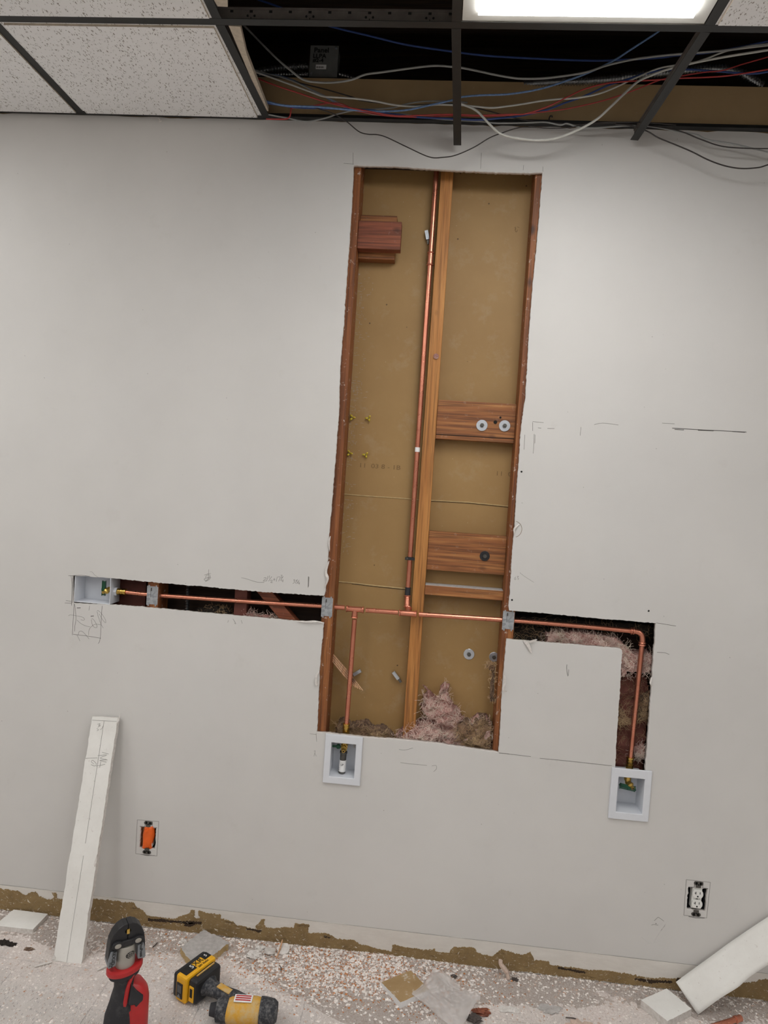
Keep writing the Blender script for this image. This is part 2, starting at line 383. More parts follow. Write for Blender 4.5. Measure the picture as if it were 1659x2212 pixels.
def fill_mesh(name, outer, holes, y0, y1):
    cu = bpy.data.curves.new(name, 'CURVE'); cu.dimensions = '2D'; cu.fill_mode = 'BOTH'; cu.extrude = (y1-y0)/2
    for poly in [outer]+holes:
        sp = cu.splines.new('POLY'); sp.points.add(len(poly)-1); sp.use_cyclic_u = True
        for p, q in zip(sp.points, poly): p.co = (q[0], q[1], 0, 1)
    ob = bpy.data.objects.new('tmp', cu); COL.objects.link(ob)
    dg = bpy.context.evaluated_depsgraph_get(); me = bpy.data.meshes.new_from_object(ob.evaluated_get(dg))
    bpy.data.objects.remove(ob); bpy.data.curves.remove(cu); me.materials.clear()
    me.transform(Matrix(((1,0,0,0),(0,0,-1,(y0+y1)/2),(0,1,0,0),(0,0,0,1))))
    bm = bmesh.new(); bm.from_mesh(me); bmesh.ops.remove_doubles(bm, verts=bm.verts, dist=1e-6)
    bmesh.ops.recalc_face_normals(bm, faces=bm.faces); bm.to_mesh(me); bm.free()
    return me
def text_mesh(name, body, size, o, ux, uy, mat, parent, depth=0.0004, sx=1.0, bold=0.0):
    # ux, uy: directions of the baseline and of the letters' height
    cu = bpy.data.curves.new('t', 'FONT'); cu.body = body; cu.size = size; cu.extrude = depth; cu.align_x = 'CENTER'; cu.align_y = 'CENTER'; cu.offset = bold
    ob = bpy.data.objects.new('tmp', cu); COL.objects.link(ob)
    dg = bpy.context.evaluated_depsgraph_get(); me = bpy.data.meshes.new_from_object(ob.evaluated_get(dg)); bpy.data.objects.remove(ob)
    me.materials.clear(); ux = Vector(ux).normalized(); uz = ux.cross(Vector(uy)).normalized(); uy = uz.cross(ux)
    me.transform(Matrix(((ux.x*sx,uy.x,uz.x,o[0]),(ux.y*sx,uy.y,uz.y,o[1]),(ux.z*sx,uy.z,uz.z,o[2]),(0,0,0,1))))
    return link(name, me, mat, parent)
def strokes(name, lines, r, mat, parent, y=-0.0003, k=3):
    mb = MB()
    for L in lines:
        pts = smooth_path(L, k) if len(L) > 2 else [Vector(p) for p in L]
        mb.tube(pts, r, 4)
    return mb.build(name, mat, parent)

# ------------------------------------------------------------------ room shell
X0, X1, YB = -2.6, 5.2, -6.6
fl = MB().b2((X0-0.1,YB-0.1,-0.1),(X1+0.1,0.25,0.0)).build('floor', 'floor_vinyl', None, False, (0,0,0)); tag(fl, kind='structure')
for nm, a, b in (('wall_left',(X0-0.1,YB,0),(X0,0,H)), ('wall_right',(X1,YB,0),(X1+0.1,0,H)), ('wall_rear',(X0-0.1,YB-0.1,0),(X1+0.1,YB,H))):
    tag(MB().b2(a, b).build(nm, 'wall_paint'), kind='structure')
# ceiling beyond the opened part: slabs around the opening, the lamps and the single tiles in view
LY0 = RY-1.2192
LAMPS = [(2*S, LY0), (-S, LY0-1.2192), (2*S, LY0-2.4384), (6*S, LY0-1.2192), (-2*S, LY0), (-S, LY0-3.6576), (5*S, LY0-3.6576)]  # first is in view; far-left and rear ones are unseen, added for fill
mb = MB(); ZT = H+0.016
xs = sorted(set([X0, X1]+[i*S for i in range(-4, 9)])); ys = [0.0, RY]+[RY-1.2192*k for k in range(1, 5)]+[YB]
for i in range(len(xs)-1):
    for j in range(len(ys)-1):
        xa, xb, ya, yb = xs[i], xs[i+1], ys[j], ys[j+1]; xm, ym = (xa+xb)/2, (ya+yb)/2
        if any(abs(xm-(lx+S/2)) < 0.1 and abs(ym-(ly+0.6096)) < 0.2 for lx, ly in LAMPS): continue
        if j == 0 and S < xm: continue                       # opened strip along the wall
        if j == 0 and -S < xm < S: continue                  # single tiles
        if j == 1 and (-S < xm < S or 3*S < xm < 4*S): continue
        if j == 1 and S < xm < 2*S: continue                 # open module
        mb.b2((xa+0.012, yb+0.012, H), (xb-0.012, ya-0.012, ZT))
for x in xs[1:-1]:
    mb.b2((x-0.012, YB, H-0.001), (x+0.012, LY0-0.03, H+0.002))
for y in ys[2:-1]:
    mb.b2((X0, y-0.012, H-0.001), (X1, y+0.012, H+0.002))
tag(mb.build('ceiling', 'ceiling_tile', None, False, (0,0,0)), kind='structure')
# space above the ceiling
PT = H+0.62
mb = MB(); mb.b2((X0-0.1, YB-0.1, PT), (X1+0.1, 1.6, PT+0.05)).b2((X0-0.1, 1.5, H-0.2), (X1+0.1, 1.6, PT)).b2((X0-0.2, YB-0.1, H), (X0-0.1, 1.6, PT)).b2((X1+0.1, YB-0.1, H), (X1+0.2, 1.6, PT)).b2((X0-0.1, YB-0.2, H), (X1+0.1, YB-0.1, PT)).b2((X0-0.1,0.12,H-0.12),(X1+0.1,1.6,H-0.1))
for k in range(5): mb.b2((X0-0.1, 0.62-0.41*k*1.0-0.02, PT-0.19), (X1+0.1, 0.62-0.41*k+0.02, PT))
tag(mb.build('ceiling_deck', 'dark_wood'), kind='structure')

# ------------------------------------------------------------------ wall with its openings
def xz(p): return (p.x, p.z)
HOLE = [(764,357),(800,358),(850,358),(900,362),(960,366),(1020,369),(1080,372),(1140,373),(1172,372),(1161,518),(1151,612),(1144,706),(1139,785),(1136,850),(1126,920),(1120,1011),(1115,1071),(1112,1131),(1108,1177),(1103,1252),(1099,1312),(1100,1319),
  (1180,1325),(1280,1335),(1417,1346),(1412,1425),(1407,1497),(1400,1593),(1394,1672),(1328,1668),(1329,1654),(1334,1569),(1340,1473),(1344,1406),(1341,1402),(1301,1398),(1200,1390),(1094,1381),(1089,1440),(1084,1497),(1080,1590),(1077,1626),
  (1007,1616),(949,1607),(871,1599),(790,1593),(705,1584),(684,1582),(686,1561),(688,1500),(690,1447),(694,1400),(699,1347),(574,1336),(408,1321),(285,1310),(234,1306.5),(158,1303),(156,1243),(241,1249),(321,1257),(440,1267),(556,1278),(700,1287),
  (703,1272),(709,1192),(710,1161),(718,1071),(725,981),(733,875),(733,840),(736,769),(743,690),(749,596),(755,518),(760,440)]
hole = ragged([Vector(xz(W(*p))) for p in HOLE], 0.006, 0.0010, 3)
def rect_px(TL, TR, BR, BL):
    a, b, c_, d = W(*TL), W(*TR), W(*BR), W(*BL)
    return (a.x+d.x)/2, (b.x+c_.x)/2, (c_.z+d.z)/2, (a.z+b.z)/2      # x0, x1, z0, z1
BXM = rect_px((706,1583),(786.4,1592),(776,1697),(695.5,1688)); BXMi = rect_px((718,1602.7),(770.5,1607),(764,1681),(711,1674))
BXR = rect_px((1322,1655),(1409,1666),(1398,1775),(1311.6,1764.5)); BXRi = rect_px((1336,1676),(1393,1682),(1384,1758),(1329,1750))
BXL = rect_px((162.6,1243.6),(238.5,1249.4),(234.5,1304.6),(160.3,1299))
OUTR = W(1506,1941.5); OUTL = W(319,1809)
def rc(x0, x1, z0, z1, seed=0, amp=0.0): return ragged([Vector((x0,z0)),Vector((x1,z0)),Vector((x1,z1)),Vector((x0,z1))], 0.005, amp, seed)
holes = [hole, rc(BXMi[0]-0.002,BXMi[1]+0.002,BXMi[2]-0.002,BXMi[3]+0.002), rc(BXRi[0]-0.002,BXRi[1]+0.002,BXRi[2]-0.002,BXRi[3]+0.002),
         rc(OUTR.x-0.030,OUTR.x+0.030,OUTR.z-0.040,OUTR.z+0.036,5,0.0012), rc(OUTL.x-0.028,OUTL.x+0.028,OUTL.z-0.040,OUTL.z+0.036,6,0.0012)]
outer = ragged([Vector((X0,0.006)),Vector((X1,0.006)),Vector((X1,H)),Vector((X0,H))], 0.03, 0.003, 9)
outer = [Vector((p.x, min(max(p.y, 0.003), H))) for p in outer]
me = fill_mesh('wall', outer, holes, 0.0, 0.0159)
me.materials.append(M['wall_paint']); me.materials.append(M['gypsum'])
for p in me.polygons:
    front = abs(p.normal.y) > 0.9 and p.center.y < 0.004
    p.material_index = 0 if front else 1
wall = bpy.data.objects.new('wall_back', me); COL.objects.link(wall); WL['wall_back'] = Vector((0,0,0)); tag(wall, kind='structure')
# unpainted drywall above the ceiling line
zt = (W(753,170).z+W(1600,187).z)/2
MB().b2((X0,0.0,H+0.001),(X1,0.0159,zt)).build('unpainted_drywall', 'plenum_board', wall)
# the far board of the cavity, seen from its brown back
YC = 0.105
bk = MB().b2((0.88,YC,0),(1.535,YC+0.013,H-0.1)).build('wall_inner', 'kraft_board', None, False, (0,0,0)); tag(bk, kind='structure')
for xa_, xb_ in ((X0,0.8795),(1.5355,X1)): tag(MB().b2((xa_,YC+0.03,0),(xb_,YC+0.04,H-0.1)).build('wall_cavity', 'dark_wood'), kind='structure')  # dark sheets standing in for the unlit depth behind the side slots
def seamline(name, pts, r=0.0022):
    MB().tube([W(px,py,YC-0.0003) for px,py in pts], r, 6).build(name, 'joint_tape', bk)
    MB().tube([W(px,py+2.3,YC-0.0002) for px,py in pts[-3:]], r*0.28, 6).build('joint_gap', 'dark_hole', bk)
seamline('joint_tape', [(735,1067),(800,1072),(932,1081),(1010,1085),(1099,1094)])
seamline('joint_tape', [(724,1256),(760,1259),(800,1264),(878,1272)], 0.0028)
text_mesh('stamp', '11  03 8 - 1B', 0.021, W(820,1008,YC-0.0006), (1,0,0), (0,0,1), 'stamp_ink', bk, 0.0002, 1.3)
text_mesh('stamp', '11  0', 0.021, W(1088,1024,YC-0.0006), (1,0,0), (0,0,1), 'stamp_ink', bk, 0.0002, 1.3)
strokes('pencil_mark', [WZ(L,700,330,3.19,YC-0.0004) for L in ([(1312,520),(1320,510),(1316,535)],[(1330,510),(1345,515)],[(1322,520),(1318,540),(1328,545),(1332,530)])], 0.0006, 'stamp_ink', bk)
rnd = random.Random(5); m = MB()
for i in range(260):
    py = rnd.choice((rnd.uniform(590,700), rnd.uniform(700,860), rnd.uniform(820,900), rnd.uniform(900,1010), rnd.uniform(1040,1200))); px = 778-(py-500)*0.062+abs(rnd.gauss(0,13)); L = rnd.uniform(1,7)
    if rnd.random() < 0.7: m.tube([W(px,py,YC-0.0002), W(px+L,py+0.4,YC-0.0002)], 0.00035, 4)
    else: m.tube([W(px,py,YC-0.0002), W(px-0.3,py+L,YC-0.0002)], 0.00035, 4)
m.build('plaster_scratches','board_dusty',bk)
# base of the wall: glue band of the removed cove base, torn paper, gouges
def zat(px, py): return W(px, py).z
zb = (zat(133,1925)+zat(400,1955)+zat(560,1975)+zat(1160,2047)+zat(1504,2086))/5
BL = ragged([Vector((X0,0.004)),Vector((X1,0.004)),Vector((X1,zb)),Vector((X0,zb))], 0.05, 0.0006, 4)
gb = fill_mesh('glue_band', BL, [], -0.0012, 0.0001); link('glue_band', gb, 'glue_band', wall)
strokes('caulk_line', [[Vector((X0,-0.0009,zb)),Vector((X1,-0.0009,zb))]], 0.0006, 'pencil', wall)
TOP = [(0,1918),(20,1921),(40,1924),(55,1933),(68,1926),(78,1925),(84,1934),(95,1940),(108,1943),(118,1936),(112,1928),(122,1928),(124,1940),(131,1942),(160,1940),(202,1941),(230,1943),(262,1948),(290,1950),(297,1960),(310,1966),(318,1977),(345,1981),(376,1983),(396,1976),(409,1973),(414,1965),(421,1965),(420,1980),(432,1985),(429,1971),(430,1966),(454,1973),(478,1976),(476,1983),(505,1991),(510,1997),(530,2001),(550,2007),(556,1996),(564,1985),(573,1985),(570,1996),(573,2003),(599,2004),(613,2002),(635,2003),(638,1993),(668,1997),(665,2015),(705,2015),(730,2028),(766,2030),(777,2039),(820,2049),(846,2055),(847.5,2040),(875,2045),(914,2051),(940,2049),(943,2055),(970,2058),(979.5,2045),(1023,2046),(1034,2058),(1063,2066),(1084,2049),(1110,2058),(1128,2062),(1146,2055),(1153,2075),(1184,2075),(1191,2084),(1235,2089),(1268,2094),(1316,2096),(1353,2102),(1403,2112),(1450,2112),(1471,2112),(1540,2118),(1612,2121),(1636,2119),(1652,2114),(1700,2122)]
tp = [Vector(xz(W(*p))) for p in TOP]; tp = [Vector((X0,0.07))]+tp+[Vector((X1,0.06))]
tk = ragged(tp+[Vector((X1,0.006)),Vector((X0,0.006))], 0.003, 0.0022, 11); tk = [Vector((p.x, max(p.y,0.004))) for p in tk]
link('torn_paper', fill_mesh('torn', tk, [], -0.0026, -0.0011), 'torn_kraft', wall)
rnd = random.Random(77); m = MB(); n0 = 0
xk0, xk1 = W(-30,1940).x, W(1700,2120).x
while n0 < 900:
    x = rnd.uniform(xk0, xk1); z = 0.008+abs(rnd.gauss(0,0.045))
    # only on the torn strip
    tz = None
    for a_, b_ in zip(tp, tp[1:]):
        if min(a_.x,b_.x) <= x <= max(a_.x,b_.x) and abs(b_.x-a_.x) > 1e-6: tz = a_.y+(b_.y-a_.y)*(x-a_.x)/(b_.x-a_.x)
    n0 += 1
    if tz is None or z > tz-0.002: continue
    L = 0.0015+0.007*rnd.random()**2.5; an = rnd.uniform(-0.9,0.9) if rnd.random() < 0.6 else rnd.uniform(0,PI); wd_ = L*rnd.uniform(0.15,0.5)
    c_ = Vector((x,-0.0028,z)); d_ = Vector((math.cos(an)*L,0,math.sin(an)*L)); e_ = Vector((-math.sin(an)*wd_,-rnd.uniform(0.0004,0.003),math.cos(an)*wd_))
    m.quad(c_-d_, c_-e_*0.8+d_*0.1, c_+d_, c_+e_)
o = m.build('paper_flakes','tile_edge',wall); o['kind'] = 'stuff'
def gouge(pts, seed):
    q = ragged([Vector(xz(W(*p))) for p in pts], 0.0025, 0.0022, seed); link('gouge', fill_mesh('g', q, [], -0.0030, -0.0025), 'gouge_dark', wall)
gouge([(320,1983),(345,1984),(376,1988),(436,1990),(434,1996),(400,1994),(350,1990),(322,1989)], 1)
gouge([(396,1993),(415,1991),(424,1996),(412,2001),(398,1999)], 2)
gouge([(530,2003),(566,2009),(562,2013),(534,2007)], 3)
gouge([(1205,2087),(1268,2098),(1262,2102),(1205,2091)], 4)
gouge([(1370,2110),(1405,2116),(1448,2117),(1452,2121),(1410,2122),(1372,2116)], 5)
gouge([(1462,2111),(1470,2112),(1469,2120),(1460,2119)], 6)
gouge([(700,2020),(716,2024),(712,2026),(700,2023)], 7)

# pencil and scuffs on the painted wall
def zs(ls, ox, oy, s, y=-0.0003): return [WZ(L, ox, oy, s, y) for L in ls]
strokes('pencil_mark', zs([[(150,150),(170,400),(160,860)],[(225,810),(205,1100),(180,1570)],[(185,200),(190,500),(175,800)],[(235,830),(262,1060),(265,1220),(240,1350),(232,1480)],[(892,870),(870,1200),(848,1640),(800,1770)],[(200,1550),(360,1570),(600,1600),(860,1645)],[(0,800),(160,805)],[(25,745),(150,760)],[(85,150),(160,150),(400,140),(600,165)]], 140,1230,11.06), 0.00055, 'pencil_dark', wall)
strokes('pencil_mark', zs([[(90,1110),(120,1090),(230,1100),(420,1140),(470,1190),(440,1215),(380,1200)],[(290,1210),(380,1290),(500,1350),(600,1370)],[(770,990),(800,985),(880,1060),(960,1180),(980,1270),(940,1250),(870,1150),(820,1060)],[(770,1010),(800,1130),(860,1300),(920,1400)],[(640,1180),(680,1190),(750,1300),(770,1380),(720,1390),(660,1330),(635,1200)],[(570,1570),(580,1440),(650,1350),(740,1310),(860,1325)],[(320,1560),(340,1490),(400,1475),(480,1540),(580,1660)],[(290,1570),(330,1640),(360,1710)],[(590,870),(575,980)],[(600,60),(650,60),(720,140),(800,185)]], 140,1230,11.06), 0.00045, 'pencil', wall)
strokes('pencil_mark', zs([[(290,920),(375,918)],[(620,1120),(690,1112)]], 140,1230,11.06), 0.0011, 'pencil_dark', wall)
T = (380,1230,4.88)
# 21 1/2 + 17 5/8    39 1/4
strokes('pencil_writing', zs([[(925,92),(945,85),(950,98),(918,122),(958,120)],[(970,70),(958,118)],[(988,65),(980,95)],[(1010,75),(975,125)],[(992,118),(1012,112),(1015,122),(998,138),(1020,138)],[(1025,105),(1048,107)],[(1037,92),(1034,122)],[(1068,78),(1058,128)],[(1075,80),(1100,82),(1082,125)],[(1105,62),(1122,62),(1108,75),(1122,82),(1104,92)],[(1132,72),(1100,118)],[(1118,105),(1112,120),(1132,120)],[(1130,104),(1126,134)],
   [(1238,108),(1256,112),(1242,122),(1254,132),(1232,150)],[(1262,122),(1272,112),(1276,124),(1266,130),(1262,150)],[(1280,104),(1274,126)],[(1300,112),(1272,152)],[(1292,130),(1286,146),(1306,148)],[(1304,130),(1298,160)],
   [(690,88),(740,98),(800,118),(860,134),(930,136)],[(345,0),(342,60),(340,100)],[(300,60),(330,48),(368,42)],[(312,88),(325,60),(360,60),(350,90),(318,118),(296,102),(330,88),(368,80),(345,110),(310,128)],
   [(555,535),(545,560)],[(600,520),(632,572),(615,566)],[(690,535),(698,570)]], *T), 0.0005, 'pencil', wall)
strokes('pencil_mark', zs([[(1396,75),(1394,190)],[(1402,78),(1398,180)]], *T), 0.0009, 'pencil', wall)
strokes('pencil_writing', zs([[(1440,1380),(1432,1392),(1434,1402),(1442,1398),(1438,1390)],[(1450,1378),(1460,1376),(1453,1388),(1462,1394),(1454,1402)]], 680,830,3.318), 0.0005, 'pencil', wall)
strokes('pencil_mark', zs([[(1470,1350),(1500,1375),(1570,1420)],[(1480,850),(1492,851)]], 680,830,3.318), 0.0004, 'pencil', wall)
strokes('pencil_mark', zs([[(75,1438),(160,1446),(360,1470)],[(440,1485),(700,1510),(1085,1552)],[(683,645),(680,680),(692,750),(700,690)],[(1485,272),(1540,280),(1659,300)],[(1490,535),(1560,540),(1600,555)]], 1060,1280,4.1475), 0.0006, 'pencil_dark', wall)
strokes('pencil_mark', zs([[(200,0),(200,80)],[(135,73),(205,78)],[(1085,0),(1078,110)],[(1375,85),(1372,120)],[(1508,95),(1508,130)]], 700,330,3.19), 0.0005, 'pencil', wall)
strokes('pencil_mark', zs([[(30,1078),(78,1084)],[(76,1075),(80,1135)],[(60,1205),(70,1200),(60,1240)],[(65,1215),(78,1240)],[(670,1190),(710,1196),(770,1180)],[(680,1285),(760,1295),(870,1305)],[(905,1310),(935,1305),(938,1330),(918,1350)],[(1385,1215),(1460,1222)]], 660,1260,3.318), 0.0005, 'pencil', wall)
strokes('scuff', zs([[(1045,192),(1110,196),(1180,200),(1280,206),(1380,210),(1520,218)],[(1060,200),(1120,204)],[(1210,206),(1310,210)],[(1430,214),(1510,220)]], 1100,860,2.968), 0.0010, 'pencil_dark', wall)
strokes('scuff', zs([[(150,150),(220,157)],[(150,155),(150,210)],[(160,230),(158,300),(153,355)],[(166,235),(164,290)],[(185,190),(205,192)],[(245,194),(290,195)],[(460,185),(455,240)],[(545,170),(600,160),(700,172)],[(100,235),(95,330)],[(980,160),(1060,165)]], 1100,860,2.968), 0.0006, 'pencil', wall)
# ghost of the removed cover plates
for (TLp, TRp, BRp, BLp) in (((1482.5,1900),(1534.5,1906),(1526.5,1983),(1477,1977)), ((296.5,1771),(343,1774.5),(339,1849),(293,1844))):
    strokes('grime_outline', [[W(*TLp,-0.0003),W(*TRp,-0.0003)],[W(*TRp,-0.0003),W(*BRp,-0.0003)],[W(*BRp,-0.0003),W(*BLp,-0.0003)],[W(*BLp,-0.0003),W(*TLp,-0.0003)]], 0.0006, 'pencil', wall)
strokes('paint_ridge', zs([[(360,905),(410,855),(440,845),(530,910)],[(310,985),(350,970),(430,985)],[(550,990),(480,1078)]], 1370,1880,8.295), 0.0006, 'pencil', wall)
strokes('paint_ridge', zs([[(150,250),(260,330),(330,240),(430,90)]], 1360,1980,5.55), 0.0007, 'wall_paint', wall)
# screw holes in the drywall
mb = MB()
for p in ((1126.5,1019),(1106,1296),(1401,1319.5),(1417,1995)): mb.cyl(W(p[0],p[1],-0.0006), W(p[0],p[1],0.001), 0.0032 if p[1]<1900 else 0.0012, seg=12)
mb.build('screw_hole', 'dark_hole', wall)
cc = W(1111,1143,-0.0003); strokes('filler_ring', [[cc+Vector((0.024*math.sin(a_),0,0.026*math.cos(a_))) for a_ in [0.15+0.3*k for k in range(10)]]], 0.0006, 'stamp_ink', wall)
# paper shreds along the cut edges
def shred(pts, wd=0.004, y=-0.002):
    P_ = smooth_path([W(a,b,y-0.004*abs(math.sin(i*1.3))) for i,(a,b) in enumerate(pts)], 4); mb = MB()
    n_ = len(P_); L, R_ = [], []
    for i, p in enumerate(P_):
        d = (P_[min(i+1,n_-1)]-P_[max(i-1,0)]).normalized(); s_ = d.cross(Vector((0,1,0))).normalized()*wd*(0.35+math.sin(PI*i/(n_-1)))*0.5
        L.append(mb.b.verts.new(p-s_)); R_.append(mb.b.verts.new(p+s_+Vector((0,-0.0015,0))))
    for i in range(n_-1): mb.b.faces.new((L[i],L[i+1],R_[i+1],R_[i]))
    o = mb.build('torn_shred', 'gypsum', wall); m = o.modifiers.new('s','SOLIDIFY'); m.thickness = 0.0008
shred([(690,1450),(683,1462),(684,1480),(690,1470)], 0.006)
shred([(1130,1383),(1140,1392),(1148,1410)], 0.008); shred([(1135,1388),(1150,1385),(1160,1381)], 0.006)
shred([(1088,1452),(1091,1470),(1087,1490),(1095,1493)], 0.006)
shred([(701,1270),(708,1250),(704,1235),(711,1212)], 0.006); shred([(712,1190),(711,1170),(714,1158)], 0.004)
shred([(1122,1132),(1111,1142),(1112,1155)], 0.004)
shred([(1408,1462),(1405,1475),(1409,1482)], 0.004)
shred([(700,1345),(680,1342),(660,1343),(640,1341)], 0.004)
shred([(341,255),(346,258),(344,263),(350,261)], 0.003)
# ------------------------------------------------------------------ framing in the cavity
YS = 0.0162
def stud(name, xa, xb, y0, label, mat='stud_wood', z0=0.04, z1=H-0.1):
    o = MB().b2((xa,y0,z0),(xb,YC-0.0005,z1)).build(name, mat, None, False, None, 0.0015); return tag(o, label, 'stud')
xl = (W(705,1561,YS).x+W(781,360,YS).x)/2; xr = (W(1064,1600,YS).x+W(1159,375,YS).x)/2
stud('wall_stud', xl-0.038, xl, YS, 'reddish wooden wall stud along the left edge of the tall opening')
stud('wall_stud', xr, xr+0.038, YS, 'reddish wooden wall stud along the right edge of the tall opening')
YM = 0.058
xc0 = (W(956,372,YM).x+W(868,1573,YM).x)/2; xc1 = (W(984,372,YM).x+W(893,1573,YM).x)/2
mid = stud('wall_stud', xc0, xc1, YM, 'orange wooden stud down the middle of the tall opening, set back', 'center_wood')
MB().cyl((W(942,770,YM).x,YM-0.004,W(942,770,YM).z),(W(942,770,YM).x,YM,W(942,770,YM).z),0.009,seg=16).build('glue_blob','fiberglass',mid)
sl = stud('wall_stud', W(318,1287,YS).x, W(342,1287,YS).x, YS, 'wooden stud crossing the left slot behind a small metal plate')
stud('wall_stud', W(506,1300,0.05).x, W(533,1300,0.05).x, 0.05, 'dusty pinkish stud deep inside the left slot', 'kraft_facing')
stud('wall_stud', xr+0.0385, W(1108,1365,YS).x, YS, 'narrow stud strip beside the right nail plate', 'stud_wood', W(1108,1440,0).z, H-0.1)
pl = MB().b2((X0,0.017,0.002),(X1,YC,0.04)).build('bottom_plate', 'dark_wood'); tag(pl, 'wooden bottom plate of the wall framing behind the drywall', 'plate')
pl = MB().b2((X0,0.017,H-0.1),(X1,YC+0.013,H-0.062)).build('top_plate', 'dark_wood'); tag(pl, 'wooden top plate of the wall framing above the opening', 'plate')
def block(name, xa, xb, y0, y1, ztop, zbot, label, mat='block_wood', parent=None):
    o = MB().b2((xa,y0,zbot),(xb,y1,ztop)).build(name, mat, parent, False, None, 0.0012)
    return tag(o, label, 'block') if label else o
# upper left pair of blocks
a = W(778,479,0.03); b = W(864,540,0.03)
t = empty('blocking', ((xl+b.x)/2, YC, W(820,560,0.07).z), 'short stacked wooden block nailed beside the upper left of the opening', 'block')
block('front_block', xl+0.0005, b.x, 0.028, 0.064, (W(778,474,0.03).z+W(862,482,0.03).z)/2, (W(778,537,0.03).z+W(862,540,0.03).z)/2, None, 'red_wood', t)
block('rear_block', xl+0.0005, W(856,500,0.07).x, 0.0645, YC-0.0005, W(820,466,0.068).z, W(820,561,0.068).z, None, 'block_wood', t)
# right hand blocks
B1 = block('blocking', xc1+0.0005, xr-0.0005, 0.064, YC-0.0005, (W(950,863,.066).z+W(1115,874,.066).z)/2, (W(942,949,.066).z+W(1110,956,.066).z)/2, 'wide knotty wooden block with two bright washers between the studs')
zg = (W(944,939,.066).z+W(1111,947.5,.066).z)/2
MB().b2((xc1+0.001,0.0632,zg-0.0012),(xr-0.001,0.0645,zg+0.0012)).build('saw_groove', 'dark_hole', B1)
pk = W(1070,912,0.064); MB().cyl((pk.x,0.0628,pk.z),(pk.x,0.066,pk.z),0.006,seg=14).build('bolt_hole','dark_hole',B1)
pk = W(1081,902,0.064); MB().cyl((pk.x,0.0628,pk.z),(pk.x,0.066,pk.z),0.0035,seg=10).build('bolt_hole','dark_hole',B1)
B2 = block('blocking', xc1+0.0005, xr-0.0005, 0.064, YC-0.0005, (W(925.6,1146,.066).z+W(1093,1160,.066).z)/2, (W(919.6,1229,.066).z+W(1085,1243,.066).z)/2, 'wooden block holding a black washer, lower of the wide blocks')
z3t = (W(918,1264,.05).z+W(1084,1276,.05).z)/2; z3b = (W(918,1285,.05).z+W(1082,1296,.05).z)/2
B3 = block('blocking', xc1+0.0005, xr-0.0005, 0.048, YC-0.0005, z3t, z3b, 'narrow dusty wooden block just above the horizontal copper pipe')
MB().b2((xc1+0.001,0.049,z3t),(xr-0.001,YC-0.001,z3t+0.0012)).build('dust_layer', 'board_dusty', B3)
def washer(px, py, y, rad, wm, label, grp=None):
    c = W(px, py, y); t = empty('washer_bolt', (c.x, y, c.z-rad), label, 'bolt', grp)
    MB().lathe((c.x,y,c.z), (0,-1,0), [(0,rad),(0.0022,rad),(0.0026,rad-0.0006),(0.0026,rad*0.3)], 36).build('washer', wm, t)
    MB().cyl((c.x,y-0.0026,c.z),(c.x,y-0.010,c.z),0.0072,seg=6).build('hex_nut', 'grey_metal', t)
    MB().cyl((c.x,y-0.009,c.z),(c.x,y-0.014,c.z),0.0032,seg=12).build('bolt_shank', 'grey_metal', t)
washer(1041,919,0.0635,0.0185,'zinc','bright round washer and nut, left of the two on the knotty block')
washer(1090,920,0.0635,0.0185,'zinc','bright round washer and nut, right of the two on the knotty block')
washer(1047,1201,0.0635,0.0165,'black_plastic','black washer with hex nut on the lower wide block')
washer(1013,1413,YC,0.0185,'zinc','flat round steel washer on the brown board below the pipe')
washer(1067,1419,YC,0.0165,'zinc','steel washer half hidden behind the right stud')
def toggle(px, py, ang, label):
    c = W(px, py, YC-0.012); t = empty('toggle_anchor', c, label, 'anchor')
    R = Matrix.Rotation(ang, 3, 'Y'); 
    m = MB(); m.box(c, (0.011,0.008,0.03), R).box(c+R@Vector((0.002,-0.003,0.0)), (0.002,0.008,0.024), R); m.build('toggle_wing','zinc',t)
    m = MB(); m.box(c+R@Vector((0.0,0.003,-0.021)), (0.008,0.006,0.018), R); m.build('toggle_wing','grey_metal',t)
    MB().cyl(c, (c.x,YC,c.z), 0.0025, seg=8).build('bolt_shank','grey_metal',t)
toggle(771.5,1453,0.95,'zinc toggle wing poking through beside the left copper drop')
toggle(855,1459,-0.7,'zinc toggle bolt left of the middle stud near the bottom')
toggle(922.5,508,-0.25,'grey toggle bolt left of the copper riser near the top')
for i,(px,py,lb) in enumerate(((761,902,'upper row, nearer the left stud'),(796,904,'upper row, farther from the left stud'),(755,979,'lower row, nearer the left stud'),(790,983,'lower row, farther from the left stud'))):
    c = W(px,py,YC-0.004); t = empty('wall_anchor', c, 'small yellowish split plastic wall anchor tip, '+lb, 'anchor', 'yellow anchors in the brown board')
    for k in range(3):
        a_ = i+k*2.1; d = Vector((math.cos(a_)*0.010, -0.007, math.sin(a_)*0.010))
        MB().cyl((c.x,YC,c.z), c+d, 0.0045, 0.0026, seg=7).build('anchor_leg','anchor_yellow',t)
    MB().cyl((c.x,YC,c.z), (c.x,YC-0.009,c.z), 0.0022, seg=8).build('screw_tip','grey_metal',t)
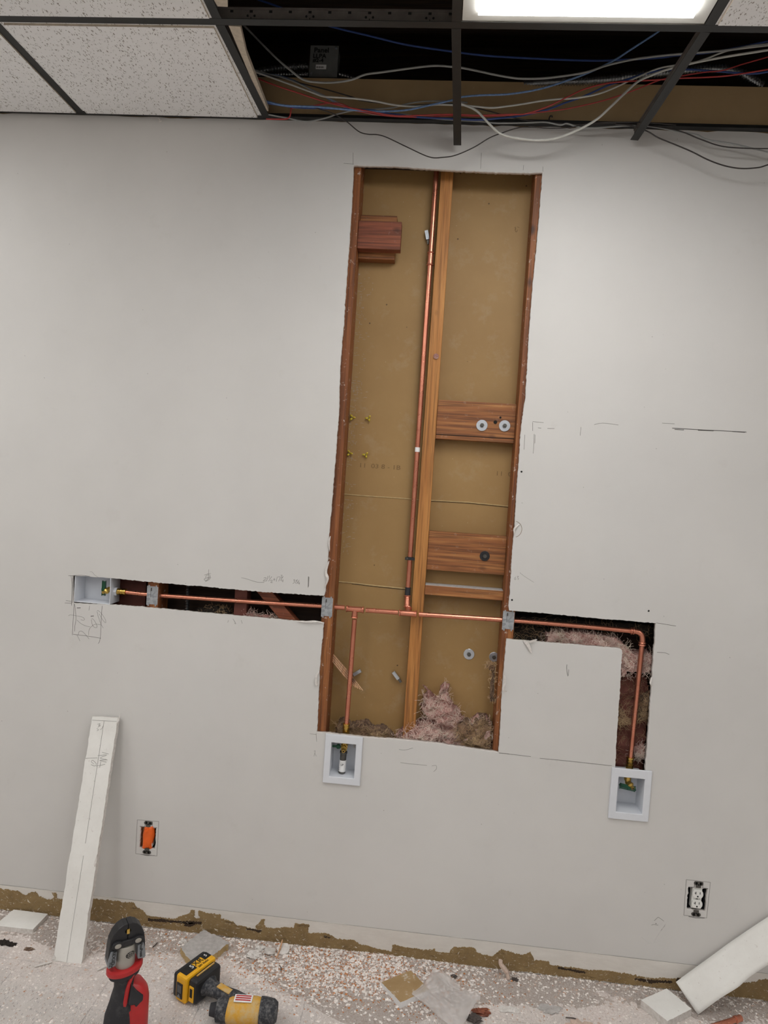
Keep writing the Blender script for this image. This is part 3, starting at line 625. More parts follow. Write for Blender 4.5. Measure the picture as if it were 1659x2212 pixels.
# split lath and slot clutter
p0, p1 = W(713,1414,0.085), W(780.5,1493.6,0.03); d = (p1-p0); u_ = d.cross(Vector((0,1,0))).normalized()
m = MB()
for k in range(4):
    o_ = u_*(-0.008+0.0052*k); m.tube([p0+o_, p0+d*0.5+o_*1.15, p0+d*(0.86+0.05*k)+o_*0.8], [0.0030,0.0034,0.0012], 6)
tag(m.build('wood_splinter','splinter_wood'), 'split piece of pale wood slanting behind the left copper drop', 'splinter')
p0, p1 = W(556,1255,0.06), W(640,1355,0.06); d = (p1-p0).normalized(); ang = math.atan2(d.x, d.z)
tag(MB().box((p0+p1)/2, (0.040,0.036,(p1-p0).length+0.2), Matrix.Rotation(ang,3,'Y')).build('wood_brace','red_wood'), 'slanting reddish wooden brace inside the left slot', 'brace')
def spiral(pts, r, name, label):
    P_ = smooth_path(pts, 5); L = [0]
    for a_, b_ in zip(P_, P_[1:]): L.append(L[-1]+(b_-a_).length)
    n_ = int(L[-1]/0.0045); Q = []; j = 0
    for i in range(n_+1):
        s_ = L[-1]*i/n_
        while j < len(L)-2 and L[j+1] < s_: j += 1
        t_ = (s_-L[j])/max(1e-9, L[j+1]-L[j]); Q.append(P_[j].lerp(P_[j+1], t_))
    o = MB().tube(Q, r, 12, ripple=0.2).build(name, 'conduit_steel', None, True); return tag(o, label, 'conduit')
spiral([W(406,1240,0.085),W(405,1290,0.085),W(402,1345,0.085)], 0.0075, 'flexible_conduit', 'ribbed metal conduit running up through the left slot')
# ------------------------------------------------------------------ nail plates
def nail_plate(px, py, wpx, hpx, label):
    c = W(px, py, YS-0.0012); k = (W(px+10,py,0).x-W(px,py,0).x)/10; w_ = wpx*k; h_ = hpx*k
    cx, cz = c.x, c.z; q = []
    x0_, x1_, z0_, z1_ = cx-w_/2, cx+w_/2, cz-h_/2, cz+h_/2; n_ = 0.0045
    q = [(x0_+n_,z0_),(x0_+n_,z0_-0.003),(x0_+2*n_,z0_-0.003),(x0_+2*n_,z0_+0.003),(x1_-2*n_,z0_+0.003),(x1_-2*n_,z0_-0.003),(x1_-n_,z0_-0.003),(x1_-n_,z0_+0.002),(x1_,z0_+0.002),(x1_,z1_-0.004),
         (x1_-n_,z1_-0.004),(x1_-n_,z1_+0.001),(x1_-2*n_,z1_+0.001),(x1_-2*n_,z1_-0.003),(x0_+2*n_,z1_-0.003),(x0_+2*n_,z1_+0.001),(x0_+n_,z1_+0.001),(x0_+n_,z1_-0.002),(x0_,z1_-0.002),(x0_,z0_)]
    t = empty('nail_plate', (cx, YS, z0_), label, 'plate', None)
    MB().prism([(a_,YS-0.0016,b_) for a_,b_ in q], (0,0.0014,0)).build('plate','galvanized',t)
    MB().b2((cx-0.006,YS-0.0022,cz+h_*0.22),(cx-0.002,YS-0.0014,cz+h_*0.38)).b2((cx-0.006,YS-0.0019,cz+h_*0.36),(cx-0.0052,YS-0.0014,cz-h_*0.1)).build('embossed_mark','grey_metal',t)
nail_plate(329,1286,24,42,'galvanized nail guard plate on the stud in the left slot')
nail_plate(706.5,1311,24,44,'galvanized nail guard plate on the left stud of the tall opening')
nail_plate(1098,1340,25,43,'galvanized nail guard plate where the pipe enters the right slot')
# ------------------------------------------------------------------ copper pipework
YP = 0.036; RP = 0.0079
pw = empty('copper_water_line', W(905,1327,YP), 'press-fitted copper water line running through all the wall openings', 'pipe')
def pipe(pts, parent=pw, r=RP, name='pipe', mat='copper'):
    return MB().tube(smooth_path(pts, 4) if len(pts) > 2 else pts, r, 20).build(name, mat, parent, True)
def coupling(p0, p1, name='press_coupling', r=RP, parent=pw):
    p0, p1 = Vector(p0), Vector(p1); L = (p1-p0).length; e = 0.0035
    pr = [(0,r+0.0008),(0.0008,r+0.0036),(0.0022,r+0.0044),(e+0.001,r+0.0036),(e+0.0018,r+0.0012),(e*2.4,r+0.0012),(e*2.5,r+0.0022),(e*3.0,r+0.0022),(e*3.1,r+0.0012)]
    prof = pr+[(L-h,rr) for h, rr in pr[::-1]]
    return MB().lathe(p0, p1-p0, prof, 20).build(name, 'copper', parent, True)
A0 = W(272,1279,YP); AJ = W(767,1314.5,YP); AK = W(880,1325,YP); AE = W(1378,1364,YP)
pipe([W(262,1278,YP), A0, W(329,1285,YP), W(500,1297,YP), W(706,1310,YP), W(745,1313,YP)])
pipe([W(790,1318,YP), W(860,1323,YP)]); pipe([W(905,1327,YP), W(1098,1340,YP), W(1250,1352,YP), W(1365,1363,YP)])
def tee(c, dx, br, name='press_tee'):
    t = empty(name, c); t.parent = pw; t.location = Vector(c)-WL['copper_water_line'] if 'copper_water_line' in WL else c; WL[t.name] = Vector(c); return t
def lerp(a_, b_, t_): return Vector(a_).lerp(Vector(b_), t_)
dirx = (W(1000,1334,YP)-W(800,1319,YP)).normalized()
def tee_mesh(c, br, Lb):
    m = MB(); h = 0.030; e = 0.0035; r = RP; c = Vector(c)
    pr = [(0,r+0.0008),(0.0008,r+0.0036),(0.0022,r+0.0044),(e+0.001,r+0.0036),(e+0.0018,r+0.0012),(e*2.4,r+0.0012),(e*2.5,r+0.0022),(e*3.0,r+0.0022),(e*3.1,r+0.0014)]
    m.lathe(c-dirx*h, dirx, pr+[(2*h-a_,b_) for a_,b_ in pr[::-1]], 20)
    br = Vector(br).normalized(); m.lathe(c+br*Lb, -br, pr+[(Lb, r+0.0012)], 20); return m.build('press_tee', 'copper', pw, True)
AK = AK
down = (W(750,1560,YP)-W(767,1330,YP)).normalized()
tee_mesh(W(767,1316,YP), down, 0.030)
tee_mesh(W(881,1325,YP), Vector((0.0,0.75,0.66)), 0.024)
MB().tube([W(808,1319,YP)-dirx*0.004, W(808,1319,YP)+dirx*0.004], RP+0.0004, 16).build('marker_ring','copper',pw,True)
# drop into the middle box
DB = W(748.5,1566,YP); pipe([W(766,1338,YP), DB])
# riser beside the middle stud
YR = 0.07
R0 = W(879.5,1312,YR-0.012); R1 = W(880,1290,YR); R2 = W(943,366,YR)
pipe([W(881,1325,YP)+Vector((0,0.75,0.66)).normalized()*0.02, R0, W(880,1302,YR-0.004), R1])
riser_top = R2 + (R2-R1).normalized()*0.12
pipe([R1, riser_top])
coupling(lerp(R1,R0,1.0), lerp(R1,R2,0.004), 'press_elbow')
def on_riser(py):
    t_ = (py-1290)/(366-1290); return R1.lerp(R2, t_)
coupling(on_riser(570), on_riser(541))
MB().cyl(on_riser(1290), on_riser(1268), RP+0.0016, seg=20).build('black_tape','black_rubber',pw,True)
MB().cyl(on_riser(971), on_riser(961), RP+0.0008, seg=20).build('paper_sticker','label_white',pw,True)
# right run: elbow and drop
E0 = W(1362,1362.5,YP); E1 = W(1388,1385,YP); DR = W(1361.5,1640,YP)
cpt = W(1389,1364.5,YP)
el = [W(1360,1362.5,YP), W(1370,1363,YP), W(1380,1366,YP), W(1386.5,1373,YP), W(1388,1383,YP), W(1387,1393,YP)]
MB().tube(smooth_path(el,5), RP+0.0013, 20).build('press_elbow','copper',pw,True)
coupling(W(1362,1362.6,YP), W(1370,1363.2,YP)); coupling(W(1387.6,1387,YP), W(1387,1395,YP))
pipe([W(1387,1392,YP), DR])
# ------------------------------------------------------------------ brass adapters
def adapter(p0, d, L, parent=pw):
    d = Vector(d).normalized()
    return MB().lathe(p0, d, [(0,RP+0.001),(0.001,RP+0.004),(0.006,RP+0.0042),(0.008,RP+0.002),(0.012,RP+0.002),(0.013,RP+0.0035),(0.017,RP+0.0035),(0.018,RP+0.0018),(L*0.6,RP+0.0018),(L*0.62,RP+0.0036),(L,RP+0.0036)], 20).build('brass_adapter','brass',parent,True)
adapter(W(748.5,1562,YP), Vector((0,0,-1)), W(748.5,1562,YP).z-BXM[3]+0.014)
adapter(W(1361.5,1635,YP), Vector((0,0,-1)), W(1361.5,1635,YP).z-BXR[3]+0.014)
adapter(W(273,1279,YP), -dirx, 0.034)
# pipe clamp
pc = on_riser(1204); t = empty('pipe_clamp', pc, 'black plastic pipe clamp fixing the riser to the middle stud', 'clamp')
MB().lathe(pc+Vector((0,0,-0.005)), (0,0,1), [(0,RP+0.003),(0.010,RP+0.003)], 20).build('clamp_ring','black_plastic',t,True)
MB().b2((pc.x-0.016,pc.y-0.013,pc.z-0.005),(xc0-0.0005,pc.y-0.009,pc.z+0.004)).build('clamp_strap','black_plastic',t)
MB().cyl((pc.x-0.009,pc.y-0.016,pc.z),(pc.x-0.009,pc.y-0.012,pc.z),0.003,seg=10).build('screw','grey_metal',t)

# ------------------------------------------------------------------ outlet boxes
def valve(c, parent, hd, hv, noz, arr=False):
    # c: centre of the valve body; hd: handle bar direction; hv: stem direction; noz: nozzle direction
    c = Vector(c)
    v = MB().lathe(c-Vector(hv)*0.010, hv, [(0,0.006),(0.002,0.0095),(0.016,0.0095),(0.018,0.007),(0.022,0.007)], 20).build('valve_body','brass',parent,True)
    MB().lathe(c, noz, [(0,0.0085),(0.012,0.0085),(0.013,0.0105),(0.017,0.0105),(0.018,0.0085),(0.022,0.006),(0.030,0.0055)], 8 if not arr else 20).build('nozzle','brass',v,False)
    MB().cyl(c+Vector(noz)*0.0302, c+Vector(noz)*0.0306, 0.003, seg=14).build('nozzle_opening','dark_hole',v)
    s_ = c+Vector(hv)*0.020; h = Vector(hd); m = MB()
    m.cyl(s_-Vector(hv)*0.004, s_+Vector(hv)*0.004, 0.0075, seg=18)
    rot = Matrix((h, Vector(hv), h.cross(Vector(hv)))).transposed()
    m.box(s_+h*0.004, (0.048,0.011,0.013), rot, 0.002)
    m.cyl(s_+Vector(hv)*0.002, s_+Vector(hv)*0.007, 0.0085, 0.006, seg=18)
    m.build('valve_handle','green_plastic',parent); return v
def outlet_box(name, R, Ri, label, frame=True, dep=0.078, grp=None):
    x0,x1,z0,z1 = R; t = empty(name, ((x0+x1)/2, 0, z0), label, 'outlet box', grp)
    if frame:
        a0,a1,b0,b1 = Ri; f = MB(); y0 = -0.0075
        O = [Vector((x0,z0)),Vector((x1,z0)),Vector((x1,z1)),Vector((x0,z1))]; I = [Vector((a0,b0)),Vector((a1,b0)),Vector((a1,b1)),Vector((a0,b1))]
        me = fill_mesh('f', O, [I], y0, -0.0003); o = link('faceplate', me, 'white_plastic', t); m = o.modifiers.new('b','BEVEL'); m.width = 0.0022; m.segments = 3; m.limit_method='ANGLE'
        xa,xb,za,zb_ = a0-0.001,a1+0.001,b0-0.001,b1+0.001; yf = -0.004
    else: xa,xb,za,zb_ = x0,x1,z0,z1; yf = 0.002
    th = 0.0022; m = MB()
    m.b2((xa-th,yf,za-th),(xa,yf+dep,zb_+th)).b2((xb,yf,za-th),(xb+th,yf+dep,zb_+th)).b2((xa,yf,za-th),(xb,yf+dep,za)).b2((xa,yf,zb_),(xb,yf+dep,zb_+th)).b2((xa-th,yf+dep-th,za-th),(xb+th,yf+dep,zb_+th))
    m.build('box_shell','white_plastic',t,False,None,0.0006); return t, (xa,xb,za,zb_)
t, (xa,xb,za,zb_) = outlet_box('water_outlet_box', BXM, BXMi, 'white recessed outlet box with a water hammer arrestor, under the tall opening')
cM = Vector((W(744,1610,0.03).x, 0.034, zb_-0.026))
valve(cM, t, Vector((-1,0,0)), Vector((-0.96,-0.28,0)), Vector((0.02,-0.98,-0.2)), True)
MB().cyl((cM.x,YP,zb_-0.022),(cM.x,YP,zb_+0.004),0.011,seg=20).build('collar','brass',t,True)
aj = Vector((cM.x-0.001,0.030,cM.z))
ar = MB().lathe(aj+Vector((0,0,-0.008)), (-0.02,-0.02,-1), [(0,0.009),(0.006,0.009),(0.007,0.0125),(0.013,0.0125),(0.014,0.0105),(0.048,0.0105)], 24).build('hammer_arrestor','grey_metal',t,True)
MB().lathe(aj+Vector((-0.0007,-0.0009,-0.044)), (-0.02,-0.02,-1), [(0,0.0118),(0.038,0.0118)], 24).build('label_sleeve','label_white',ar,True)
MB().lathe(aj+Vector((-0.0015,-0.0016,-0.081)), (-0.02,-0.02,-1), [(0,0.0116),(0.006,0.0116),(0.009,0.008)], 24).build('end_cap','grey_metal',ar,True)
m = MB()
for k, zz in enumerate((-0.050,-0.062,-0.066,-0.070,-0.076)): m.lathe(aj+Vector((-0.0008-0.0003*k,-0.0015,zz)), (0,0,-1), [(0,0.0114),(0.0009 if k else 0.0004,0.0114)], 24)
m.build('label_lines','ink',ar)
text_mesh('label_text','LP',0.009,(aj.x-0.001,aj.y-0.0135,aj.z-0.057),(1,0,0),(0,0,1),'ink',ar,0.0004)
t, (xa,xb,za,zb_) = outlet_box('water_outlet_box', BXR, BXRi, 'white recessed outlet box with green valve handle, under the right slot')
cR = Vector((W(1357,1690,0.03).x, 0.034, zb_-0.030))
v = valve(cR, t, Vector((-0.98,0,0.14)), Vector((0.0,-0.70,-0.71)), Vector((0.35,-0.86,-0.38)))
MB().cyl((cR.x-0.001,YP,zb_-0.026),(cR.x-0.001,YP,zb_+0.004),0.011,seg=20).build('collar','brass',t,True)
t, (xa,xb,za,zb_) = outlet_box('water_outlet_box', BXL, None, 'white plastic outlet box without faceplate, at the left end of the slot', False, 0.070)
cL = Vector((BXL[1]-0.014, 0.032, (BXL[2]+BXL[3])/2-0.0))
valve(cL, t, Vector((0,0,1)), Vector((-0.97,-0.24,0)), Vector((-0.4,-0.85,-0.25)))
MB().cyl((BXL[1]-0.006,YP,W(262,1278,YP).z),(BXL[1]+0.012,YP,W(262,1278,YP).z),0.0155,seg=6).build('hex_collar','white_plastic',t)
MB().cyl((BXL[1]-0.012,YP,W(262,1278,YP).z),(BXL[1]+0.0,YP,W(262,1278,YP).z),0.010,seg=18).build('collar','brass',t,True)

# ------------------------------------------------------------------ power receptacles
def receptacle(c, label, tape=False):
    t = empty('power_outlet', (c.x, 0, c.z-0.052), label, 'outlet')
    m = MB(); w_, h_, d_ = 0.029, 0.042, 0.05
    for a_, b_ in (((-w_,0.018,-h_),(-w_+0.0015,0.018+d_,h_)),((w_-0.0015,0.018,-h_),(w_,0.018+d_,h_)),((-w_,0.018,-h_),(w_,0.018+d_,-h_+0.0015)),((-w_,0.018,h_-0.0015),(w_,0.018+d_,h_)),((-w_,0.018+d_-0.0015,-h_),(w_,0.018+d_,h_))):
        m.b2(c+Vector(a_), c+Vector(b_))
    m.build('electrical_box','black_plastic',t)
    m = MB(); m.b2(c+Vector((-0.0155,0.004,-0.034)),c+Vector((0.0155,0.024,0.034)),0.001); m.build('receptacle_body','device_white',t)
    for sgn in (1,-1):
        m = MB(); cc = c+Vector((0,0,sgn*0.047))
        m.box(cc+Vector((0,-0.0012,0)), (0.016,0.0016,0.020)); 
        for sx in (-1,1): m.cyl(cc+Vector((sx*0.009,-0.0004,sgn*0.004)), cc+Vector((sx*0.009,-0.002,sgn*0.004)), 0.0058, seg=14)
        y = m.build('yoke_ear','grey_metal',t)
        m = MB()
        for sx in (-1,1): m.cyl(cc+Vector((sx*0.009,-0.002,sgn*0.004)), cc+Vector((sx*0.009,-0.0024,sgn*0.004)), 0.0024, seg=10)
        m.cyl(cc+Vector((0,-0.002,0)), cc+Vector((0,-0.0026,0)), 0.0026, seg=10); m.build('yoke_hole','dark_hole',y)
    if not tape:
        for sgn in (1,-1):
            cc = c+Vector((0,0,sgn*0.0165)); q = []
            for k in range(36):
                a_ = 2*PI*k/36; q.append(cc+Vector((0.0170*math.cos(a_), -0.003, max(-0.0135,min(0.0135,0.0170*math.sin(a_))))))
            f = MB().prism(q, (0,0.008,0)).build('receptacle_face','device_white',t,False,None,0.0006)
            m = MB(); m.b2(cc+Vector((-0.0075,-0.0034,-0.001)),cc+Vector((-0.0055,-0.0028,0.0075))).b2(cc+Vector((-0.0105,-0.0034,0.002)),cc+Vector((-0.0055,-0.0028,0.0036))).b2(cc+Vector((0.0055,-0.0034,0.0)),cc+Vector((0.0073,-0.0028,0.0075)))
            m.cyl(cc+Vector((0,-0.0034,-0.0075)),cc+Vector((0,-0.0028,-0.0075)),0.0026,seg=14).build('slots','dark_hole',f)
        MB().cyl(c+Vector((0,0.0005,0)),c+Vector((0,0.004,0)),0.0024,seg=12).build('center_screw','grey_metal',t)
    else:
        m = MB(); r = bmesh.ops.create_grid(m.b, x_segments=22, y_segments=34, size=1.0)
        for v in r['verts']:
            x, z = v.co.x, v.co.y; e = 1-max(abs(x)**5, abs(z)**7)
            wob = 0.0025*noise.noise(Vector((x*3, z*5, 2.0)))
            y = 0.010-0.016*e + wob*3*(abs(z)**2) + 0.0012*abs(noise.noise(Vector((x*4+z*3, z*9, 5))))
            v.co = c+Vector((x*(0.0195+0.002*math.sin(z*4+1)) + 0.003*z, y, z*0.044+0.002*math.sin(x*4)))
        o = m.build('orange_tape','orange_tape',t,True); s_ = o.modifiers.new('s','SOLIDIFY'); s_.thickness = 0.0012
    return t
receptacle(OUTR, 'white duplex power outlet without cover plate, low at the right')
receptacle(OUTL, 'uncovered power outlet wrapped in orange tape beside the leaning board', True)
for cc in (OUTR, OUTL):
    strokes('grime', [[cc+Vector((-0.030,-0.0002,0.036)),cc+Vector((-0.012,-0.0002,0.037)),cc+Vector((-0.012,-0.0002,0.056)),cc+Vector((0.014,-0.0002,0.056)),cc+Vector((0.014,-0.0002,0.038)),cc+Vector((0.031,-0.0002,0.037))],
        [cc+Vector((-0.022,-0.0002,-0.061)),cc+Vector((0.0,-0.0002,-0.063)),cc+Vector((0.028,-0.0002,-0.0605))]], 0.0009, 'pencil_dark', wall, k=1)

# ------------------------------------------------------------------ insulation
def fluff(name, c, rad, scale, seed, label, fibers=160, mat='fiberglass', fm='fiber_pink', disp=0.5, bits=None, flen=0.03):
    t = empty(name, (c[0], c[1], c[2]-rad*scale[2]), label, 'insulation')
    m = MB(); m.ico(c, rad, 5, scale, disp, 2.2, seed)
    for (dx,dy,dz,rr) in (bits or []): m.ico((c[0]+dx,c[1]+dy,c[2]+dz), rr, 4, (1,0.7,1), 0.6, 2.4, seed+dx*50)
    for v in m.b.verts: v.co.y = min(v.co.y, YC-0.001); v.co.y = max(v.co.y, 0.018)
    b = m.build('wool_body', mat, t, True); b['kind'] = 'stuff'
    rnd = random.Random(seed); m = MB(); cents = [(c[0],c[1],c[2],rad)]+[(c[0]+a_,c[1]+b_,c[2]+c_,r_) for a_,b_,c_,r_ in (bits or [])]
    for i in range(fibers):
        X_,Y_,Z_,R_ = rnd.choice(cents); th = rnd.uniform(0, 2*PI); ph = rnd.uniform(-0.3, 1.3)
        sc = scale if R_ == rad else (1,0.7,1)
        d = Vector((math.cos(th)*math.cos(ph), math.sin(th)*math.cos(ph), math.sin(ph))); s_ = Vector((X_+d.x*R_*sc[0], Y_+d.y*R_*sc[1], Z_+d.z*R_*sc[2]))
        pts = [s_]; dd = Vector((rnd.gauss(0,1), rnd.gauss(0,0.6), rnd.gauss(0.2,1))).normalized()
        for k in range(6):
            dd = (dd+Vector((rnd.gauss(0,0.45),rnd.gauss(0,0.3),rnd.gauss(0,0.45)))).normalized(); q = pts[-1]+dd*flen/6
            q.y = min(max(q.y, 0.019), YC-0.001); pts.append(q)
        m.tube(pts, [0.0004+0.0006*math.sin(PI*(k+0.5)/7) for k in range(7)], 3, cap=False)
    f = m.build('loose_fibres', fm, t); f['kind'] = 'stuff'
    return t
#PILE
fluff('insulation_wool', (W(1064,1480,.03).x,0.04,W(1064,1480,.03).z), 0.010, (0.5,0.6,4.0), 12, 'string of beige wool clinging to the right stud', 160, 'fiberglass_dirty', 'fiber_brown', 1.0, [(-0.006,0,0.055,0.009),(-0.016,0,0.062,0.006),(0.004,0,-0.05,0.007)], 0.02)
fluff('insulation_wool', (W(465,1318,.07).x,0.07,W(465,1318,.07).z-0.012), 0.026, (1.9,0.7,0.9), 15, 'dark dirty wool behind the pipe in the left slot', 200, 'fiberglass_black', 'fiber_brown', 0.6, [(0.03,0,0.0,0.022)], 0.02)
fluff('insulation_wool', (W(570,1330,.06).x,0.06,W(570,1335,.06).z-0.014), 0.026, (2.0,0.7,0.8), 17, 'pink wool lying in the left slot beside the slanting brace', 260, bits=[(-0.05,0,0.006,0.02),(0.045,0,-0.004,0.018)], flen=0.03)
# kraft facing seen in the slot next to the left box
tag(MB().b2((W(240,1280,.09).x,0.090,W(240,1330,.09).z),(W(316,1280,.09).x-0.002,0.096,W(300,1230,.09).z)).build('insulation_facing','kraft_facing'), 'dark reddish kraft facing of the insulation beside the left box', 'insulation')
# right slot: long batt
def batt(name, outline_px, yf, label, seed, mat='fiberglass', amp=0.012, fibers=300, fm='fiber_pink'):
    pts = [Vector(xz(W(px,py,yf))) for px,py in outline_px]; x0_=min(p.x for p in pts); x1_=max(p.x for p in pts); z0_=min(p.y for p in pts); z1_=max(p.y for p in pts)
    def inside(x,z):
        r = False; k = len(pts)
        for i in range(k):
            a_, b_ = pts[i], pts[(i+1)%k]
            if (a_.y > z) != (b_.y > z) and x < (b_.x-a_.x)*(z-a_.y)/(b_.y-a_.y)+a_.x: r = not r
        return r
    st = 0.004; nx = int((x1_-x0_)/st)+1; nz = int((z1_-z0_)/st)+1; m = MB(); G = {}; cells = []
    def yy(x,z):
        v = noise.fractal(Vector((x*14,z*14,seed)), 0.9, 2.1, 6)+0.7*noise.noise(Vector((x*45,z*45,seed+9)))
        return min(max(yf-amp*v, 0.020), YC-0.004)
    for i in range(nx+1):
        for j in range(nz+1):
            if inside(x0_+(i+.5)*st, z0_+(j+.5)*st): cells.append((i,j))
    cs = set(cells)
    for i,j in cells:
        q = []
        for a_,b_ in ((i,j),(i+1,j),(i+1,j+1),(i,j+1)):
            if (a_,b_) not in G:
                edge = any((a_+u-1,b_+v-1) not in cs for u in (0,1) for v in (0,1))
                x, z = x0_+a_*st, z0_+b_*st; x += 0.0015*noise.noise(Vector((x*90,z*90,1))); z += 0.0015*noise.noise(Vector((x*90,z*90,4)))
                G[(a_,b_)] = m.b.verts.new((x, YC-0.002 if edge else yy(x,z), z))
            q.append(G[(a_,b_)])
        m.b.faces.new(q)
    t = empty(name, ((x0_+x1_)/2, yf, z0_), label, 'insulation'); b = m.build('wool_body', mat, t, True); b['kind']='stuff'
    rnd = random.Random(seed); m = MB()
    for i in range(fibers):
        ci, cj = rnd.choice(cells); x, z = x0_+ci*st, z0_+cj*st; ps = []; a_ = rnd.uniform(0, 2*PI)
        for k in range(7):
            ps.append(Vector((x, max(yy(x,z)-0.0012, 0.019), z))); a_ += rnd.gauss(0,0.5); x += math.cos(a_)*0.005; z += math.sin(a_)*0.005
        m.tube(ps, 0.0004, 3, cap=False)
    f = m.build('loose_fibres', fm, t); f['kind']='stuff'; return t
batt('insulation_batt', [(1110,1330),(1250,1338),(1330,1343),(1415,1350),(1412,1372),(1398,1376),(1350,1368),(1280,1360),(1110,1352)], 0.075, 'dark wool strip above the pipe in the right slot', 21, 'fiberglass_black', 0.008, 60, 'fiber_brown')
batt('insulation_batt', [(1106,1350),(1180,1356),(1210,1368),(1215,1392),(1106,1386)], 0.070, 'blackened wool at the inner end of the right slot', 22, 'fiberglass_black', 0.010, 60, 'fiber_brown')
batt('insulation_batt', [(1178,1366),(1240,1362),(1290,1370),(1335,1376),(1352,1392),(1372,1412),(1410,1408),(1410,1450),(1395,1458),(1360,1452),(1342,1470),(1338,1440),(1342,1408),(1300,1404),(1180,1394)], 0.050, 'thick pink batt folded around the corner of the right slot', 23, 'fiberglass', 0.012, 650)
batt('insulation_batt', [(1335,1470),(1352,1455),(1400,1462),(1406,1500),(1396,1600),(1390,1670),(1326,1668),(1332,1560)], 0.082, 'brown paper-faced insulation down the right slot', 24, 'kraft_facing', 0.008, 160, 'fiber_brown')
batt('insulation_batt', [(1335,1530),(1348,1535),(1362,1555),(1360,1566),(1336,1562)], 0.055, 'small grey tuft left of the right copper drop', 25, 'fiberglass_dirty', 0.010, 120, 'fiber_brown')
batt('insulation_batt', [(1385,1505),(1404,1490),(1402,1545),(1392,1560),(1378,1552)], 0.062, 'dull tuft right of the right copper drop, upper one', 26, 'fiberglass_dirty', 0.010, 120, 'fiber_brown')
batt('insulation_batt', [(1370,1620),(1396,1606),(1394,1640),(1372,1636)], 0.060, 'pale tuft right of the right copper drop, just above the brass fitting', 27, 'fiberglass', 0.008, 100)

batt('insulation_wool', [(907,1484),(918,1491),(930,1501),(940,1514),(948,1511),(951,1490),(960,1482),(973,1485),(968,1498),(971,1513),(980,1528),(995,1543),(998,1556),(1016,1564),(1034,1549),(1052,1552),(1062,1566),(1060,1625),(1000,1625),(930,1615),(870,1605),(851,1596),(870,1579),(895,1564),(925,1561),(921,1549),(906,1531),(917,1525),(912,1510),(923,1501)], 0.055, 'large tuft of pink fiberglass piled at the bottom of the right bay', 31, 'fiberglass', 0.026, 900)
batt('insulation_wool', [(985,1572),(1000,1560),(1018,1566),(1036,1551),(1054,1556),(1062,1570),(1060,1625),(1012,1622),(992,1600)], 0.040, 'beige dusty wool at the right foot of the pink pile', 32, 'fiberglass_dirty', 0.016, 420, 'fiber_brown')
batt('insulation_wool', [(900,1570),(930,1560),(955,1575),(960,1600),(920,1614),(880,1600),(868,1592)], 0.036, 'pale pink fold at the left foot of the pink pile', 33, 'fiberglass', 0.014, 300)
batt('insulation_wool', [(718,1600),(722,1582),(731,1560),(742,1556),(757,1568),(775,1564),(791,1562),(806,1576),(827,1572),(849,1592),(849,1604),(790,1602)], 0.060, 'brownish crumbs and wool at the bottom of the left bay', 34, 'fiberglass_dirty', 0.016, 420, 'fiber_brown')

# ------------------------------------------------------------------ suspended ceiling grid
def tee_bar(pa, pb, name='cross_tee', label=None, wd=0.024, web=0.036, grp=None, slots=False, ends=True):
    pa, pb = Vector(pa), Vector(pb); d = (pb-pa); L = d.length; d.normalize(); sd = d.cross(Vector((0,0,1))).normalized(); upv = sd.cross(d)
    if upv.z < 0: upv = -upv; sd = -sd
    T = Matrix.Translation(pa) @ Matrix((sd, d, upv)).transposed().to_4x4()
    t = empty(name, (pa+pb)/2, label, 'ceiling grid bar', grp)
    MB().b2((-wd/2,0,0),(wd/2,L,0.0016),T=T).build('flange','grid_black',t)
    m = MB(); m.b2((-0.0008,0,0.0016),(0.0008,L,web),T=T).b2((-0.003,0,web-0.006),(0.003,L,web),T=T); wb = m.build('web','grid_web',t)
    if slots:
        o0 = S-pa.x
        for k in range(12): MB().b2((-0.0016,o0+0.03+0.0508*k,web*0.66),(0.0016,o0+0.038+0.0508*k,web*0.82),T=T).build('slot','dark_hole',wb)
        for k in range(4):
            y = o0+0.085+0.1524*k
            for o_ in (-0.009,0.009): MB().cyl((-0.0016,y+o_,web*0.44),(0.0016,y+o_,web*0.44),0.003,seg=10,T=T).build('round_hole','dark_hole',wb)
            MB().b2((-0.0016,y-0.001,web*0.08),(0.0016,y+0.001,web*0.34),T=T).build('notch','dark_hole',wb)
    return t
tee_bar((X0,RY,H),(X1,RY,H),'main_runner','long black main runner of the ceiling grid parallel to the wall',slots=True)
P1w, P2w = F(174,244,H), F(575,254,H)
tee_bar((P1w.x,-0.022,H),(-0.005,RY+0.013,H),label='black cross tee at the far left between two ceiling tiles')
tee_bar((P2w.x,-0.022,H),(S,RY+0.013,H),label='black cross tee at the right edge of the last whole tile by the wall')
tee_bar((0,RY-0.013,H),(0,RY-1.2,H),label='black cross tee behind the runner at the far left')
tee_bar((S,RY-0.013,H),(S,RY-1.2,H),label='black cross tee between the upper tile and the open module')
tee_bar((2*S,RY-0.013,H),(2*S,RY-1.2,H),label='black cross tee along the left side of the lit lamp')
tee_bar((3*S,RY-0.013,H),(3*S,RY-1.2,H),label='black cross tee along the right side of the lit lamp')
tee_bar((4*S,RY-0.013,H),(4*S,RY-1.2,H),label='black cross tee right of the upper right ceiling tile')
E3 = W(988,314,-0.035); E4 = W(1370,303,-0.035)
tee_bar(E3,(2*S,RY+0.013,H),label='loose black cross tee hanging over the wall, in line with the middle stud')
tee_bar(E4,(3*S,RY+0.013,H),label='loose black cross tee slanting down at the right of the opening')
t = empty('wall_angle', (1.3,0,H), 'black wall angle along the top of the painted wall', 'ceiling grid bar')
MB().b2((X0,-0.022,H),(X1,-0.0005,H+0.0015)).b2((X0,-0.0025,H+0.0015),(X1,-0.0005,H+0.020)).build('angle','grid_black',t)
